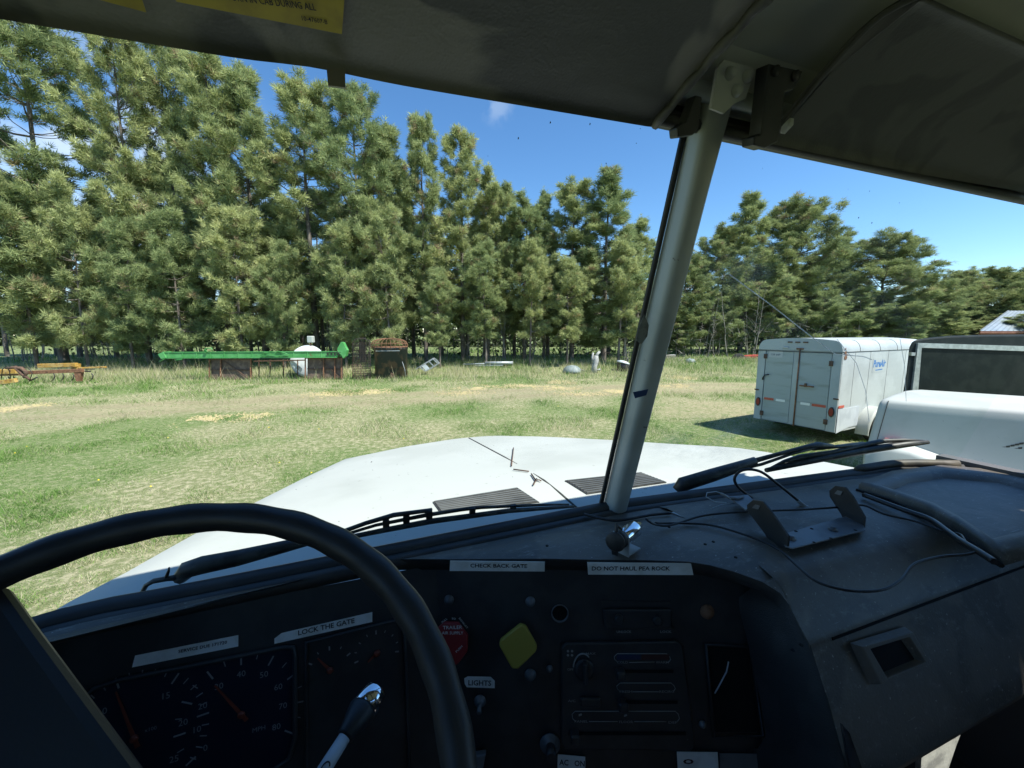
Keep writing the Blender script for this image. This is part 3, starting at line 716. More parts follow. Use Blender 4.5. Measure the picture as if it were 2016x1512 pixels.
# heater controls on a raised plate
hp = MB(); P = [onC(*q, .0) for q in ((1112, 1262), (1330, 1258), (1342, 1268), (1366, 1460), (1358, 1474), (1110, 1470), (1104, 1458), (1104, 1272))]
hp.slab(P, n, .007); heat = hp.build('heater_panel', M['panel_black'], cpan, bevel=.003)
hm = MB()
def onH(px, py, off=0): return onC(px, py, .0078+off)
def line(pts, r=.0006): hm.tube([onH(*p) for p in pts], r, 5)
def rbox(x0, y0, x1, y1, sk=6):
    line([(x0+6, y1), (x0, y1-6), (x0-1, y0+6), (x0+5, y0), (x1-8, y0), (x1-2, y0+6), (x1, y1-6), (x1-4, y1)])
def htext(b, x0, x1, y, h=.0055):
    A, B = onH(x0, y), onH(x1, y); r_ = unit(B-A); hm.text(b, A, r_, unit(np.cross(n, r_)), h, np.linalg.norm(B-A), .004, 'LEFT')
rbox(1208, 1282, 1317, 1299); line([(1236, 1299), (1286, 1298)]); htext('COLD', 1213, 1234, 1301); htext('WARM', 1288, 1313, 1301)
rbox(1213, 1339, 1326, 1356); line([(1243, 1356), (1294, 1356)]); htext('FRESH', 1218, 1242, 1358); htext('RECIRC', 1295, 1324, 1358)
rbox(1126, 1394, 1334, 1414); line([(1158, 1414), (1214, 1414)]); line([(1246, 1414), (1308, 1414)]); htext('PANEL', 1130, 1156, 1416); htext('FLOOR', 1217, 1244, 1417); htext('DEF', 1313, 1330, 1418)
htext('MAX', 1152, 1171, 1284); htext('OFF', 1116, 1128, 1315); htext('A/C', 1117, 1132, 1376)
line([(1128+18*(1-math.cos(a)), 1308-26*math.sin(a)) for a in np.linspace(0, 2.3, 12)], .0014)
for q in ((1141, 1401), (1229, 1402)): hm.box(onH(*q), .006, .003, .0008, az=n)
for dx, dy in ((-4, -4), (4, -4), (-4, 4), (4, 4)): hm.lathe(onH(1121+dx, 1281+dy), n, [(0, .0022), (.0004, .002)], 8)
attach(hm.build('control_lettering', M['light_line']), heat)
for q, c_ in (([(1212, 1283), (1258, 1283), (1258, 1293), (1212, 1293)], M['blue_mark']), ([(1260, 1283), (1314, 1283), (1314, 1293), (1260, 1293)], M['red_mark'])): plate(onH, q, 'colour_band', heat, [c_, c_], .0003)
for (x0, x1, y), kx in (((1210, 1322, 1316), 1217), ((1214, 1330, 1376), 1221), ((1118, 1346, 1437), 1129)):
    plate(onH, [(x0, y-3), (x1, y-3), (x1, y+3), (x0, y+3)], 'slider_slot', heat, [M['void'], M['void']], .0003)
    kb = MB(); c = onH(kx, y); kb.box(c+n*.008, .016, .016, .020, ax=unit(np.cross((0, 0, 1.0), n)), az=n, bev=.003); kb.build('slider_knob', M['panel_black'], heat)
kb = MB(); c = onH(1149, 1312); kb.lathe(c, n, [(0, .018), (.003, .0175), (.004, .012)], 24); kb.box(c+n*.011, .008, .034, .014, ax=unit(np.cross((0, 0, 1.0), n)), az=n, bev=.002); kb.build('fan_knob', M['panel_black'], heat)
kb = MB(); c = onH(1160, 1373); kb.box(c+n*.003, .035, .014, .008, ax=unit(np.cross((0, 0, 1.0), n)), az=n, bev=.002); kb.build('rocker_switch', M['panel_black'], heat)
# empty radio slot
rs = MB(); rs.slab([onC(*q, .0006) for q in ((1392, 1272), (1470, 1276), (1496, 1440), (1410, 1440))], n, .0006); rs.build('radio_opening', M['void'], cpan)
rs = MB(); rs.tube([onC(*q, .003) for q in ((1388, 1266), (1474, 1270), (1502, 1446), (1404, 1447))], .0028, 6, closed=True); rs.build('radio_frame', M['panel_black'], cpan)
rs = MB(); rs.tube([onC(*q, .004) for q in ((1432, 1300), (1428, 1320), (1412, 1350), (1405, 1362))], .0012, 5); rs.build('loose_wire', M['plastic_grey'], cpan)
# latch at the bottom of the stack edge
lt = MB(); P = [at_y(x, y, .30) for x, y in ((1652, 1420), (1664, 1434), (1676, 1468), (1692, 1512), (1700, 1540), (1676, 1540), (1662, 1480))]
lt.slab(P, (-.3, -.9, .2), .008); lt.build('edge_latch', M['chrome'], dash, bevel=.002)

# ---- air outlet in the passenger dash
PV, NV = I(.8, .335, -.530), np.array([0, -.925, .38])
def onV(px, py, off=0): return at_p(px, py, PV, NV)+unit(NV)*off
vb = MB(); n2 = unit(NV)
o_ = [onV(*q) for q in ((1673, 1266), (1781, 1233), (1822, 1305), (1711, 1348))]; o2 = [onV(*q, .013) for q in ((1680, 1268), (1779, 1240), (1814, 1302), (1716, 1341))]
i2 = [onV(*q, .013) for q in ((1696, 1272), (1772, 1249), (1803, 1298), (1729, 1329))]; i0 = [onV(*q, .001) for q in ((1704, 1274), (1768, 1254), (1798, 1297), (1733, 1324))]
vb.grid([o_+[o_[0]], o2+[o2[0]], i2+[i2[0]], i0+[i0[0]]], False); vent = vb.build('air_outlet', M['dash'], dash, bevel=.002)
vv = MB(); vv.slab(i0, n2, .0008); vv.build('duct_opening', M['void'], vent)
# ---- lid with a tray on the right of the deck
def deck(px, py, up=0): return at_z(px, py, EYE-.387+up)
ol = [(1690, 962), (1752, 938), (1850, 926), (1990, 938), (2080, 960), (2080, 1080), (1976, 1110), (1930, 1078), (1880, 1042), (1820, 1008)]
ld = MB(); a = [deck(*p) for p in ol]; ctr = sum(a)/len(a)
def rr(k, dz): return [ctr+(p-ctr)*k+np.array([0, 0, dz]) for p in a]
rings = [rr(1.0, -.004), rr(1.0, .012), rr(.975, .018), rr(.80, .018), rr(.74, .012), rr(.70, .002)]
ld.smooth = True; ld.grid([r+[r[0]] for r in rings]); ld.add(rings[-1], [list(range(len(a)))], False)
lid = ld.build('dash_lid', M['dash'], dash)
gp_ = MB(); P = [deck(*q, .003) for q in ((1686, 964), (1750, 985), (1816, 1014), (1876, 1048), (1930, 1084), (1972, 1114))]; gp_.tube(P, [.003, .0035, .0045, .006, .006, .004], 6); gp_.build('lid_gap', M['void'], dash)
# well behind the bracket, screw holes, scuffs
'''wl_ = MB(); P = [deck(*q, .0015+.0) for q in ((1460, 1008), (1560, 976), (1640, 956), (1700, 968), (1770, 1000), (1812, 1022), (1790, 1028), (1700, 1002), (1640, 990), (1560, 1004))]
wl_.slab(P, (0, 0, 1), .001); '''
hl_ = MB()
for q in ((1077, 1079), (1317, 1042), (1388, 1076), (1404, 1071), (1448, 1102), (1560, 1285), (1577, 1275)):
    p = at_z(*q, EYE-.385) if q[1] < 1200 else at_y(*q, .352); hl_.lathe(p+np.array([0, 0, .004]), (0, 0, 1), [(0, .0030), (.0012, .0026)], 8)
ho = hl_.build('screw_hole', M['void'], dash); ho['kind'] = 'stuff'
# dark under-dash wall and the strip of floor mat seen below it
ub = MB(); ub.grid([[I(x, .67, -.55) for x in (.55, 1.62)], [I(x, .60, -.735) for x in (.55, 1.62)], [I(x, .56, -1.2) for x in (.55, 1.62)]], False); ub.build('kick_panel', M['cab_dark'], truck)
mt = MB(); P = [at_y(x, y, .42) for x, y in ((1816, 1466), (1850, 1450), (1902, 1418), (1882, 1470), (1862, 1530), (1812, 1530))]
mt.slab(P, (0, 1, .1), .01); mt.build('insulation_flap', M['carpet'], truck)

# ================================================================== STEERING WHEEL AND LEVER
WC, WR, WT = I(-.190, .269, -.322), .240, math.radians(35)
e1 = np.array([1.0, 0, 0]); e2 = np.array([0, math.cos(WT), math.sin(WT)]); e3 = np.cross(e1, e2)
if e3 @ (C0-WC) < 0: e3 = -e3
ww = MB(); P = []; rad = []
for k in range(160):
    a = 2*math.pi*k/160; P.append(WC+WR*(math.cos(a)*e1+math.sin(a)*e2)); rad.append(.0143+.0006*math.sin(k*2*math.pi/160*30))
ww.tube(P, rad, 16, closed=True)
swheel = bpy.data.objects.new('steering_wheel', None); SC.collection.objects.link(swheel); swheel.parent = truck
rim = ww.build('rim', M['wheel'], swheel)
sp_ = MB(); q_ = ((-160, 1090), (6, 1152), (30, 1185), (60, 1228), (150, 1350), (270, 1512), (330, 1600), (340, 1760), (150, 1900), (-150, 1820), (-260, 1400))
sp_.slab([at_p(*q, WC-e3*.004, e3) for q in q_], -e3, .022); sp_.build('spoke', M['wheel'], swheel, bevel=.008)
a = math.radians(-70); d = math.cos(a)*e1+math.sin(a)*e2; sp_ = MB(); sp_.bar(WC-e3*.02, WC+d*WR*.98, .07, .02, e3); sp_.build('spoke', M['wheel'], swheel, bevel=.006)
hb_ = MB(); hb_.lathe(WC-e3*.085, e3, [(0, .035), (.01, .045), (.03, .045), (.05, .035), (.055, .01)], 28); hb_.build('hub', M['wheel'], swheel)
co = MB(); co.tube([WC-e3*.085, WC-e3*.10+np.array([0, 0, -.06]), WC+np.array([0, .05, -.5]), WC+np.array([0, .15, -.9])], [.03, .035, .04, .045], 16); co.build('steering_column', M['panel_black'], truck)
lv = bpy.data.objects.new('control_lever', None); SC.collection.objects.link(lv); lv.parent = truck
LD = .45
A, B, K, T_ = at_d(610, 1560, .385), at_d(678, 1452, .435), at_d(716, 1396, .470), at_d(739, 1360, .496)
ax_ = unit(T_-B)
o = MB(); o.tube([A, B], [.0085, .0078], 14); o.build('shaft', M['plastic_grey'], lv)
L1 = np.linalg.norm(K-B)
o = MB(); o.lathe(B, ax_, [(0, .0085), (.002, .0105), (L1*.55, .0155), (L1*.9, .0190), (L1, .0186)], 20); o.build('knob', M['wheel'], lv)
o = MB(); L2 = np.linalg.norm(T_-K); o.lathe(K, ax_, [(0, .0182), (L2*.85, .0164), (L2*.98, .0155), (L2, .014)], 20); o.build('chrome_cap', M['chrome'], lv)
o = MB()
q = A+(B-A)*.42; sd = unit(np.cross(B-A, C0-q)); o.tube([q+unit(C0-q)*.0083+sd*.004*math.cos(a)+unit(B-A)*.006*math.sin(a) for a in np.linspace(.6, 5.4, 10)], .0008, 5); o.build('shaft_marking', M['ink'], lv)

# ================================================================== WIPERS (outside the glass)
def wip(pl, off, r, b, n=6): b.tube([on_glass(*q, off) for q in pl], r, n)
wL = bpy.data.objects.new('wiper', None); SC.collection.objects.link(wL); wL.parent = truck
b = MB(); wip([(352, 1140), (368, 1122), (400, 1112), (470, 1098), (560, 1076), (606, 1066)], .03, [.010, .014, .015, .014, .011, .008], b, 8)
wip([(606, 1066), (660, 1052), (720, 1030), (775, 1014), (835, 1006), (850, 1006)], .03, [.006, .004, .004, .0045, .004, .006], b); b.build('arm', M['wiper'], wL)
b = MB(); wip([(640, 1068), (760, 1043), (850, 1026), (1000, 1006), (1130, 997)], .022, [.003, .005, .0055, .005, .003], b); b.build('blade', M['wiper'], wL)
b = MB(); wip([(660, 1058), (740, 1034), (840, 1014), (930, 1000), (1060, 994), (1120, 993)], .028, [.0025, .003, .004, .0035, .003, .002], b)
for q in ((760, 1030), (800, 1022), (845, 1014), (930, 1006), (1010, 1000)): b.box(on_glass(*q, .026), .012, .006, .016, az=(0, -.27, 1))
b.build('blade_bridge', M['wiper'], wL)
b = MB(); wip([(280, 1166), (288, 1152), (302, 1144), (330, 1139), (358, 1136)], .025, [.003, .0035, .004, .004, .005], b); wip([(326, 1140), (332, 1124), (333, 1117)], .025, [.003, .002, .0012], b); b.build('washer_hose', M['wiper'], wL)
wR = bpy.data.objects.new('wiper', None); SC.collection.objects.link(wR); wR.parent = truck
b = MB(); wip([(1333, 966), (1345, 953), (1400, 936), (1450, 920), (1486, 907)], .035, [.014, .019, .018, .015, .011], b, 8)
wip([(1486, 907), (1540, 892), (1590, 879), (1612, 877), (1640, 878)], .035, [.0065, .0055, .006, .011, .005], b)
wip([(1445, 927), (1500, 914), (1560, 893), (1610, 880)], .030, .004, b); b.build('arm', M['wiper'], wR)
b = MB(); wip([(1508, 926), (1600, 906), (1700, 887), (1780, 875), (1828, 870)], .024, [.006, .0095, .0105, .0095, .006], b); b.build('blade', M['wiper'], wR)
b = MB(); wip([(1516, 922), (1545, 908), (1575, 900), (1640, 890), (1700, 876), (1740, 868), (1780, 866), (1822, 868)], .032, [.003, .005, .008, .006, .007, .0075, .005, .003], b)
wip([(1600, 884), (1640, 880), (1700, 874)], .036, [.005, .005, .007], b); b.build('blade_bridge', M['wiper'], wR)

# ================================================================== THINGS LYING OR CLAMPED ON THE DASH
# power socket in a bent bracket
sk = thing('power_socket', 'chrome power socket with a round black cap on a bent bracket by the pillar', 'power socket', at_z(1240, 1085, EYE-.386))
ZD = EYE-.3845
bb = at_z(1222, 1090, ZD); 
X1 = unit(np.array([.93, .36, 0])); Y1 = np.array([-X1[1], X1[0], 0])
cen = at_y(1213, 1055, bb[1]+.0); cen = bb+np.array([0, 0, .028])+X1*0
b = MB(); b.box(bb+X1*.020+np.array([0, 0, .001]), .040, .030, .0022, X1, Y1); b.box(bb+np.array([0, 0, .018]), .0022, .034, .036, X1, Y1, bev=.0008); b.build('bracket', M['grey_metal'], sk)
b = MB(); b.lathe(cen+X1*.002, X1+np.array([0, 0, .12]), [(0, .0135), (.004, .0142), (.040, .0142), (.044, .012), (.046, .006), (.058, .005), (.060, .003)], 24); b.build('barrel', M['chrome'], sk)
b = MB(); b.lathe(cen-X1*.012, X1, [(0, .0125), (.006, .0150), (.014, .0152)], 24); b.build('collar', M['wiper'], sk)
CN = unit(np.array([-.75, -.62, .1])); cc = at_p(1212, 1066, cen-X1*.020+np.array([0, 0, -.010]), CN)
b = MB(); b.lathe(cc, CN, [(0, .0165), (.003, .0168), (.0045, .014), (.005, .002)], 26); b.slab([cc+unit(np.cross(CN, (0, 0, 1.0)))*s_*.006+np.array([0, 0, z]) for s_, z in ((-1, -.014), (1, -.014), (.8, -.024), (-.8, -.024))], CN, .003); b.tube([cc+np.array([0, 0, .014]), cc+np.array([0, .004, .026])+X1*.006, cen+np.array([0, 0, .018])], .003, 6); b.build('cap', M['wiper'], sk)
# its cord and the long wires across the deck
def wire(pl, r, name, label, cat, zs=None):
    b = MB(); P = []
    for i, q in enumerate(pl):
        z = -.383 if zs is None else zs[i]
        if z == 'g': P.append(on_glass(*q, -.03))
        elif z == 's':                         # on the front slope
            P.append(at_p(*q, I(.8, .398, -.432), (0, -.78, .62))+np.array([0, -.003, .002]))
        else: P.append(at_z(*q, EYE+z))
    # smooth
    Q = []
    for i in range(len(P)-1):
        p0, p1, p2, p3 = P[max(i-1, 0)], P[i], P[i+1], P[min(i+2, len(P)-1)]
        for t in np.linspace(0, 1, 7)[:-1]:
            Q.append(.5*((2*p1)+(-p0+p2)*t+(2*p0-5*p1+4*p2-p3)*t*t+(-p0+3*p1-3*p2+p3)*t**3))
    Q.append(P[-1]); b.tube(Q, r, 6); o = b.build(name, M['wire']); return tag(o, label, cat)
wire([(1272, 1022), (1288, 1032), (1320, 1034), (1380, 1016), (1440, 1009), (1500, 1006), (1580, 1003), (1660, 998), (1700, 995), (1740, 1012), (1800, 1026), (1862, 1047), (1890, 1052), (1905, 1072), (1925, 1086)], .0022, 'power_cable', 'thin black cord running from the chrome socket across the bracket to the lid', 'cord', [-.35, -.372, -.379, -.378, -.376, -.372, -.370, -.368, -.366, -.372, -.376, -.377, -.372, -.368, -.366])
wire([(1290, 1030), (1340, 1030), (1400, 1034), (1470, 1054), (1530, 1080), (1565, 1110), (1600, 1140), (1640, 1156), (1690, 1164), (1740, 1160), (1775, 1140), (1800, 1110), (1850, 1096), (1900, 1092), (1925, 1086)], .0022, 'power_cable', 'thin black wire looping down over the sloping front of the dash', 'cord', [-.372, -.380, -.381, -.382, -.384, -.386, -.392, -.394, -.394, -.392, -.388, -.384, -.380, -.374, -.366])
wire([(1700, 974), (1780, 1004), (1830, 1022), (1862, 1044), (1890, 1064), (1930, 1088), (1958, 1106)], .0055, 'cable_bundle', 'thick black cable bundle along the edge of the dash lid', 'cable', [-.378, -.377, -.376, -.374, -.371, -.366, -.364])
wire([(1150, 1012), (1190, 1022), (1222, 1024), (1280, 1014), (1320, 1010)], .003, 'window_cord', 'short black cord lying along the foot of the windshield pillar', 'cord', [-.385]*5)
# gooseneck cable standing up against the glass
b = MB(); P = []
for (x, y), Y in (((1480, 980), .66), ((1456, 962), .655), ((1446, 944), .65), ((1455, 929), .645), ((1475, 924), .635), ((1500, 930), .625), ((1530, 952), .61), ((1562, 978), .595), ((1588, 1000), .585)): P.append(at_y(x, y, Y))
Q = []
for i in range(len(P)-1):
    p0, p1, p2, p3 = P[max(i-1, 0)], P[i], P[i+1], P[min(i+2, len(P)-1)]
    for t in np.linspace(0, 1, 8)[:-1]: Q.append(.5*((2*p1)+(-p0+p2)*t+(2*p0-5*p1+4*p2-p3)*t*t+(-p0+3*p1-3*p2+p3)*t**3))
gn_ = thing('gooseneck_cable', 'black cable curving up in an arch with a silver plug at its end', 'cable', P[0])
b.tube(Q, .0032, 7); b.build('cable', M['wire'], gn_)
b = MB(); d = unit(P[-1]-P[-2]); b.lathe(P[-1]-d*.03, d, [(0, .0032), (.002, .0045), (.026, .0045), (.027, .0062), (.036, .0062), (.037, .004)], 14); b.build('plug', M['grey_metal'], gn_)
# spring clip with wire loops
cp_ = thing('spring_clip', 'small dark metal clip with thin wire loops behind the bracket', 'clip', at_z(1465, 990, EYE-.384))
b = MB(); P = [at_z(x, y, EYE-.372) for x, y in ((1434, 980), (1472, 976), (1486, 990), (1468, 1006))]; b.slab(P, (0, 0, 1), .003); b.tube([at_z(*q, EYE-.366) for q in ((1420, 972), (1436, 980), (1452, 982), (1462, 978))], .003, 6); b.build('body', M['metal_plate'], cp_)
b = MB(); b.tube([at_z(*q, EYE-z) for q, z in (((1430, 990), .372), ((1408, 988), .366), ((1390, 978), .360), ((1392, 970), .356), ((1410, 968), .356), ((1428, 974), .362), ((1440, 984), .368))], .0011, 5); b.tube([at_z(*q, EYE-.376) for q in ((1400, 1002), (1420, 994), (1450, 990))], .0011, 5); b.build('wire_loop', M['grey_metal'], cp_)
# mounting bracket: base plate and two upright ears
br = thing('radio_bracket', 'black steel mounting bracket with two upright rounded ears bolted to the dash', 'bracket', at_z(1600, 1040, EYE-.386))
ZB = EYE-.381
P = [at_z(*q, ZB) for q in ((1534, 1056), (1640, 1025), (1690, 1012), (1704, 1046), (1560, 1082), (1546, 1078))]
b = MB(); b.slab(P, (0, 0, 1), .003); b.build('base_plate', M['metal_plate'], br, bevel=.001)
for q in ((1558, 1061), (1640, 1043)):
    b = MB(); b.lathe(at_z(*q, ZB+.003), (0, 0, 1), [(0, .008), (.002, .0078), (.0025, .005), (.006, .0045), (.0065, .002)], 14); b.build('bolt', M['metal_plate'], br)
b = MB()
for q in ((1567, 1046), (1598, 1041), (1603, 1068), (1636, 1060), (1684, 1044)): b.lathe(at_z(*q, ZB+.003), (0, 0, 1), [(0, .003), (.0006, .0028)], 10)
bo = b.build('bolt_hole', M['void'], br); bo['kind'] = 'stuff'
for foot, top, w in (((1532, 1066), (1490, 996), 30), ((1682, 1028), (1652, 968), 30)):
    A = at_z(*foot, ZB); n = unit(np.array([.96, -.28, 0.0])); 
    def ear(px, py, off=0): return at_p(px, py, A, n)+n*off
    b = MB(); fx, fy = foot; tx, ty = top
    O_ = [(fx-20, fy+2), (fx-26, fy-14), (tx-19, ty+10), (tx-20, ty-2), (tx-8, ty-12), (tx+12, ty-9), (tx+26, ty+8), (fx+20, fy-10), (fx+18, fy+12), (fx-4, fy+12)]
    b.slab([ear(*q) for q in O_], n, .004); b.build('ear', M['panel_black'], br, bevel=.001)
    b = MB(); b.slab([ear(*q, -.0012) for q in ((tx-8, ty+4), (tx-2, ty-3), (tx+8, ty), (tx+4, ty+7))], -n, .0006); b.build('ear_slot', M['metal_plate'], br)
# ================================================================== GROUND
ZU0 = np.array([0, 0, 1.0])
def hash2(ix, iy, seed):
    h = (ix.astype(np.int64)*374761393 + iy.astype(np.int64)*668265263 + seed*974711) & 0x7fffffff
    h = ((h ^ (h >> 13))*1274126177) & 0x7fffffff
    return ((h ^ (h >> 16)) & 0xffff)/65535.0
def vnoise(x, y, seed):
    ix = np.floor(x); iy = np.floor(y); fx = x-ix; fy = y-iy; fx = fx*fx*(3-2*fx); fy = fy*fy*(3-2*fy)
    a = hash2(ix, iy, seed); b = hash2(ix+1, iy, seed); c = hash2(ix, iy+1, seed); d = hash2(ix+1, iy+1, seed)
    return (a*(1-fx)+b*fx)*(1-fy)+(c*(1-fx)+d*fx)*fy
def fbm(x, y, seed, oct=4):
    s = 0; a = .5; t = 0
    for k in range(oct): s = s+a*vnoise(x*2**k, y*2**k, seed+k*7); t += a; a *= .55
    return s/t
def sstep(a, b, x): t = np.clip((x-a)/(b-a), 0, 1); return t*t*(3-2*t)
def gz(u, v):                                  # the field rises a little under the trees
    return .45*sstep(21.5, 28, v) + .05*(fbm(u*.35, v*.35, 3)-.5)*sstep(6, 10, v)
TRU = [-60, -30, -15, -7.2, -2.1, 4.2, 10, 20, 60]; TRV = [3, 8.0, 11.7, 13.9, 15.3, 17.0, 17.8, 19.5, 30]
def track_w(u, v):                             # 1 in the vehicle track
    d = (v-np.interp(u, TRU, TRV))*.94+ (fbm(u*.6, v*.6, 21)-.5)*1.5
    return 1-sstep(.9, 2.3, np.abs(d)), d
def bare_w(u, v):                              # scuffed earth by the trailer
    return 1-sstep(.35, 1.0, np.sqrt(((u-6.6)/4.2)**2+((v-12.6)/2.6)**2)+(fbm(u*.9, v*.9, 31)-.5)*.7)
us = np.concatenate([-np.geomspace(600, 46, 14), np.arange(-44, 44.1, .33), np.geomspace(46, 600, 14)])
vs_ = np.concatenate([-np.geomspace(600, 5, 14), np.arange(-4, 44, .33), np.geomspace(45, 900, 16)])
UU, VV = np.meshgrid(us, vs_); nu = len(us); nv = len(vs_)
ZZ = gz(UU, VV)
XYZ = UU[..., None]*R0+VV[..., None]*F0; XYZ[..., 2] = ZZ
idx = np.arange(nu*nv).reshape(nv, nu)
QD = np.stack([idx[:-1, :-1], idx[:-1, 1:], idx[1:, 1:], idx[1:, :-1]], -1).reshape(-1, 4)
tw_, td_ = track_w(UU, VV)
dry = np.clip(sstep(.40, .66, fbm(UU*.42, VV*.42, 5)), 0, 1)
rut = np.exp(-((np.abs(td_)-.85)/.38)**2)*tw_
gmat, n, l, p = new_mat('field_ground')
def attr(nm):
    a = n.new('ShaderNodeAttribute'); a.attribute_name = nm; return a.outputs['Fac']
def mth(op, a, b):
    m = n.new('ShaderNodeMath'); m.operation = op; m.use_clamp = True
    for s_, q in ((m.inputs[0], a), (m.inputs[1], b)):
        if isinstance(q, (int, float)): s_.default_value = q
        else: l.new(q, s_)
    return m.outputs[0]
f1 = noise(n, l, 9, 8, .7); f2 = noise(n, l, 45, 6, .7); f3 = noise(n, l, 2.2, 5, .6)
green = mixc(n, l, ramp(n, l, f2, .38, .62), (.065, .125, .03), (.15, .225, .065))
straw = mixc(n, l, ramp(n, l, f1, .35, .65), (.26, .225, .13), (.46, .41, .27))
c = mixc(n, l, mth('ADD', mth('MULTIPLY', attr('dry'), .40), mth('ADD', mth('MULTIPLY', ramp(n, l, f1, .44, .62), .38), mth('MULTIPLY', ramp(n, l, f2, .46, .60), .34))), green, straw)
earth = mixc(n, l, ramp(n, l, f1, .35, .68), (.30, .26, .155), (.40, .35, .23))
earth = mixc(n, l, ramp(n, l, f2, .60, .72), earth, (.17, .185, .08))
c = mixc(n, l, mth('MULTIPLY', attr('track'), mth('ADD', mth('MULTIPLY', ramp(n, l, f3, .30, .60), .50), mth('MULTIPLY', ramp(n, l, f1, .36, .58), .40))), c, earth)
c = mixc(n, l, mth('MULTIPLY', attr('rut'), .45), c, (.24, .20, .125))
l.new(c, p.inputs['Base Color']); p.inputs['Roughness'].default_value = .95; p.inputs['Specular IOR Level'].default_value = .15
l.new(bump(n, l, noise(n, l, 30, 8, .7), .8, .05), p.inputs['Normal'])
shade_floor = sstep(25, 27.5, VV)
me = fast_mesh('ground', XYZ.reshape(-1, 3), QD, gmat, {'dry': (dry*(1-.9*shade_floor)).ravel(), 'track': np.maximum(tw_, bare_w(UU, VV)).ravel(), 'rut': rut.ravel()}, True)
ground = link('ground', me); tag(ground, 'mown grassy yard with a worn vehicle track, rising to the pine row', kind='structure')
def on_ground(px, py):                         # sight line meets the field
    d = ray(px, py)
    t = -EYE/d[2]; 
    for _ in range(12):
        q = C0+d*t; h = float(gz(np.array(q@R0), np.array(q@F0))); t = (h-EYE)/d[2]
    return C0+d*t
# ------------------------------------------------------------------ grass
def blade_mat(name, cols, trans=.35):
    m, n, l, p = new_mat(name); n.remove(p)
    a = n.new('ShaderNodeAttribute'); a.attribute_name = 'tint'
    r = n.new('ShaderNodeValToRGB'); e = r.color_ramp.elements
    e[0].position, e[0].color = cols[0][0], (*cols[0][1], 1); e[1].position, e[1].color = cols[-1][0], (*cols[-1][1], 1)
    for ps, cc in cols[1:-1]: q = e.new(ps); q.color = (*cc, 1)
    l.new(a.outputs['Fac'], r.inputs[0])
    d = n.new('ShaderNodeBsdfDiffuse'); t = n.new('ShaderNodeBsdfTranslucent'); l.new(r.outputs[0], d.inputs[0]); l.new(r.outputs[0], t.inputs[0])
    x = n.new('ShaderNodeMixShader'); x.inputs[0].default_value = trans; l.new(d.outputs[0], x.inputs[1]); l.new(t.outputs[0], x.inputs[2])
    l.new(x.outputs[0], n['Material Output'].inputs[0]); return m
M['grass'] = blade_mat('grass_blades', [(0, (.040, .105, .018)), (.30, (.125, .26, .05)), (.66, (.25, .37, .11)), (.82, (.44, .41, .24)), (1, (.60, .55, .38))])
def blades(u, v, h, w, tint, lean, rng, seg=1):
    n_ = len(u); base = u[:, None]*R0+v[:, None]*F0; base[:, 2] = gz(u, v)-.01
    a = rng.uniform(0, 2*np.pi, n_); side = np.stack([np.cos(a), np.sin(a), np.zeros(n_)], -1)*w[:, None]
    b = rng.uniform(0, 2*np.pi, n_); tip = base+np.stack([np.cos(b)*lean*h, np.sin(b)*lean*h, h], -1)
    V = np.stack([base-side, base+side, tip], 1).reshape(-1, 3); T = np.arange(n_*3).reshape(-1, 3)
    return V, T, np.repeat(tint, 3)
def hidden_by_hood(u, v):                      # under the truck
    x = u*R0[0]+v*F0[0]; y = u*R0[1]+v*F0[1]; return (x > -.75) & (x < 1.85) & (y < 2.4)
rng = np.random.default_rng(11)
N = 420000
v = 3.2*np.exp(rng.uniform(0, 1, N)*math.log(23/3.2)); u = rng.uniform(-1.36, 1.36, N)*v
clump = fbm(u*1.1, v*1.1, 77, 4); d_ = sstep(.40, .66, fbm(u*.42, v*.42, 5)); tr, td = track_w(u, v); bw = np.maximum(tr, bare_w(u, v))
keep = ~hidden_by_hood(u, v) & (rng.uniform(0, 1, N) > np.maximum(bw*.97-.04, 0)) & (rng.uniform(0, 1, N) < .30+.9*sstep(.30, .62, clump))
u, v, clump, d_ = u[keep], v[keep], clump[keep], d_[keep]
far = np.clip(v/12, .7, 2.2)
hf = fbm(u*3.1, v*3.1, 177, 3)
h = rng.uniform(.035, .10, len(u))*(.55+1.3*sstep(.42, .72, clump))*(.7+.8*sstep(.4, .65, hf))*np.clip(far, .8, 1.3)
wd = rng.uniform(.0028, .006, len(u))*far
tint = np.clip(rng.beta(1.0, 1.7, len(u))*.80+.50*d_*(rng.uniform(0, 1, len(u)) < .66)+.12*(1-sstep(.4, .7, clump))+.55*(sstep(.42, .62, hf)-.5)*(rng.uniform(0, 1, len(u)) < .7), 0, 1)
V, T, A = blades(u, v, h, wd, tint, .75, rng)
go = link('grass', fast_mesh('grass', V, T, M['grass'], {'tint': A})); tag(go, 'short patchy lawn grass between the truck and the track', kind='stuff')
# rough pale grass along the junk line and under the pine row
N = 120000
u = rng.uniform(-33, 30, N); v = rng.uniform(18.2, 30.0, N)
edge = 19.0+1.0*(fbm(u*.5, u*0+3, 41)-.5)*2+np.interp(u, [-30, -12, -5, 3, 12, 25], [-1.2, -.5, .6, 2.0, 3.0, 5.0])
k = (v > edge) & (rng.uniform(0, 1, N) < .25+.9*sstep(.3, .6, fbm(u*.8, v*.8, 51)))
u, v = u[k], v[k]; fr = sstep(0, 3.0, v-edge[k]); pale = sstep(.35, .62, fbm(u*.28, v*.5, 61))
h = rng.uniform(.10, .34, len(u))*(.45+.75*fr)*(1+.5*(rng.uniform(0, 1, len(u)) < .08))
tint = np.clip(np.where(rng.uniform(0, 1, len(u)) < .42+.5*pale, rng.uniform(.70, 1, len(u)), rng.uniform(.1, .6, len(u))), 0, 1)
V, T, A = blades(u, v, h, rng.uniform(.006, .014, len(u)), tint, .45, rng)
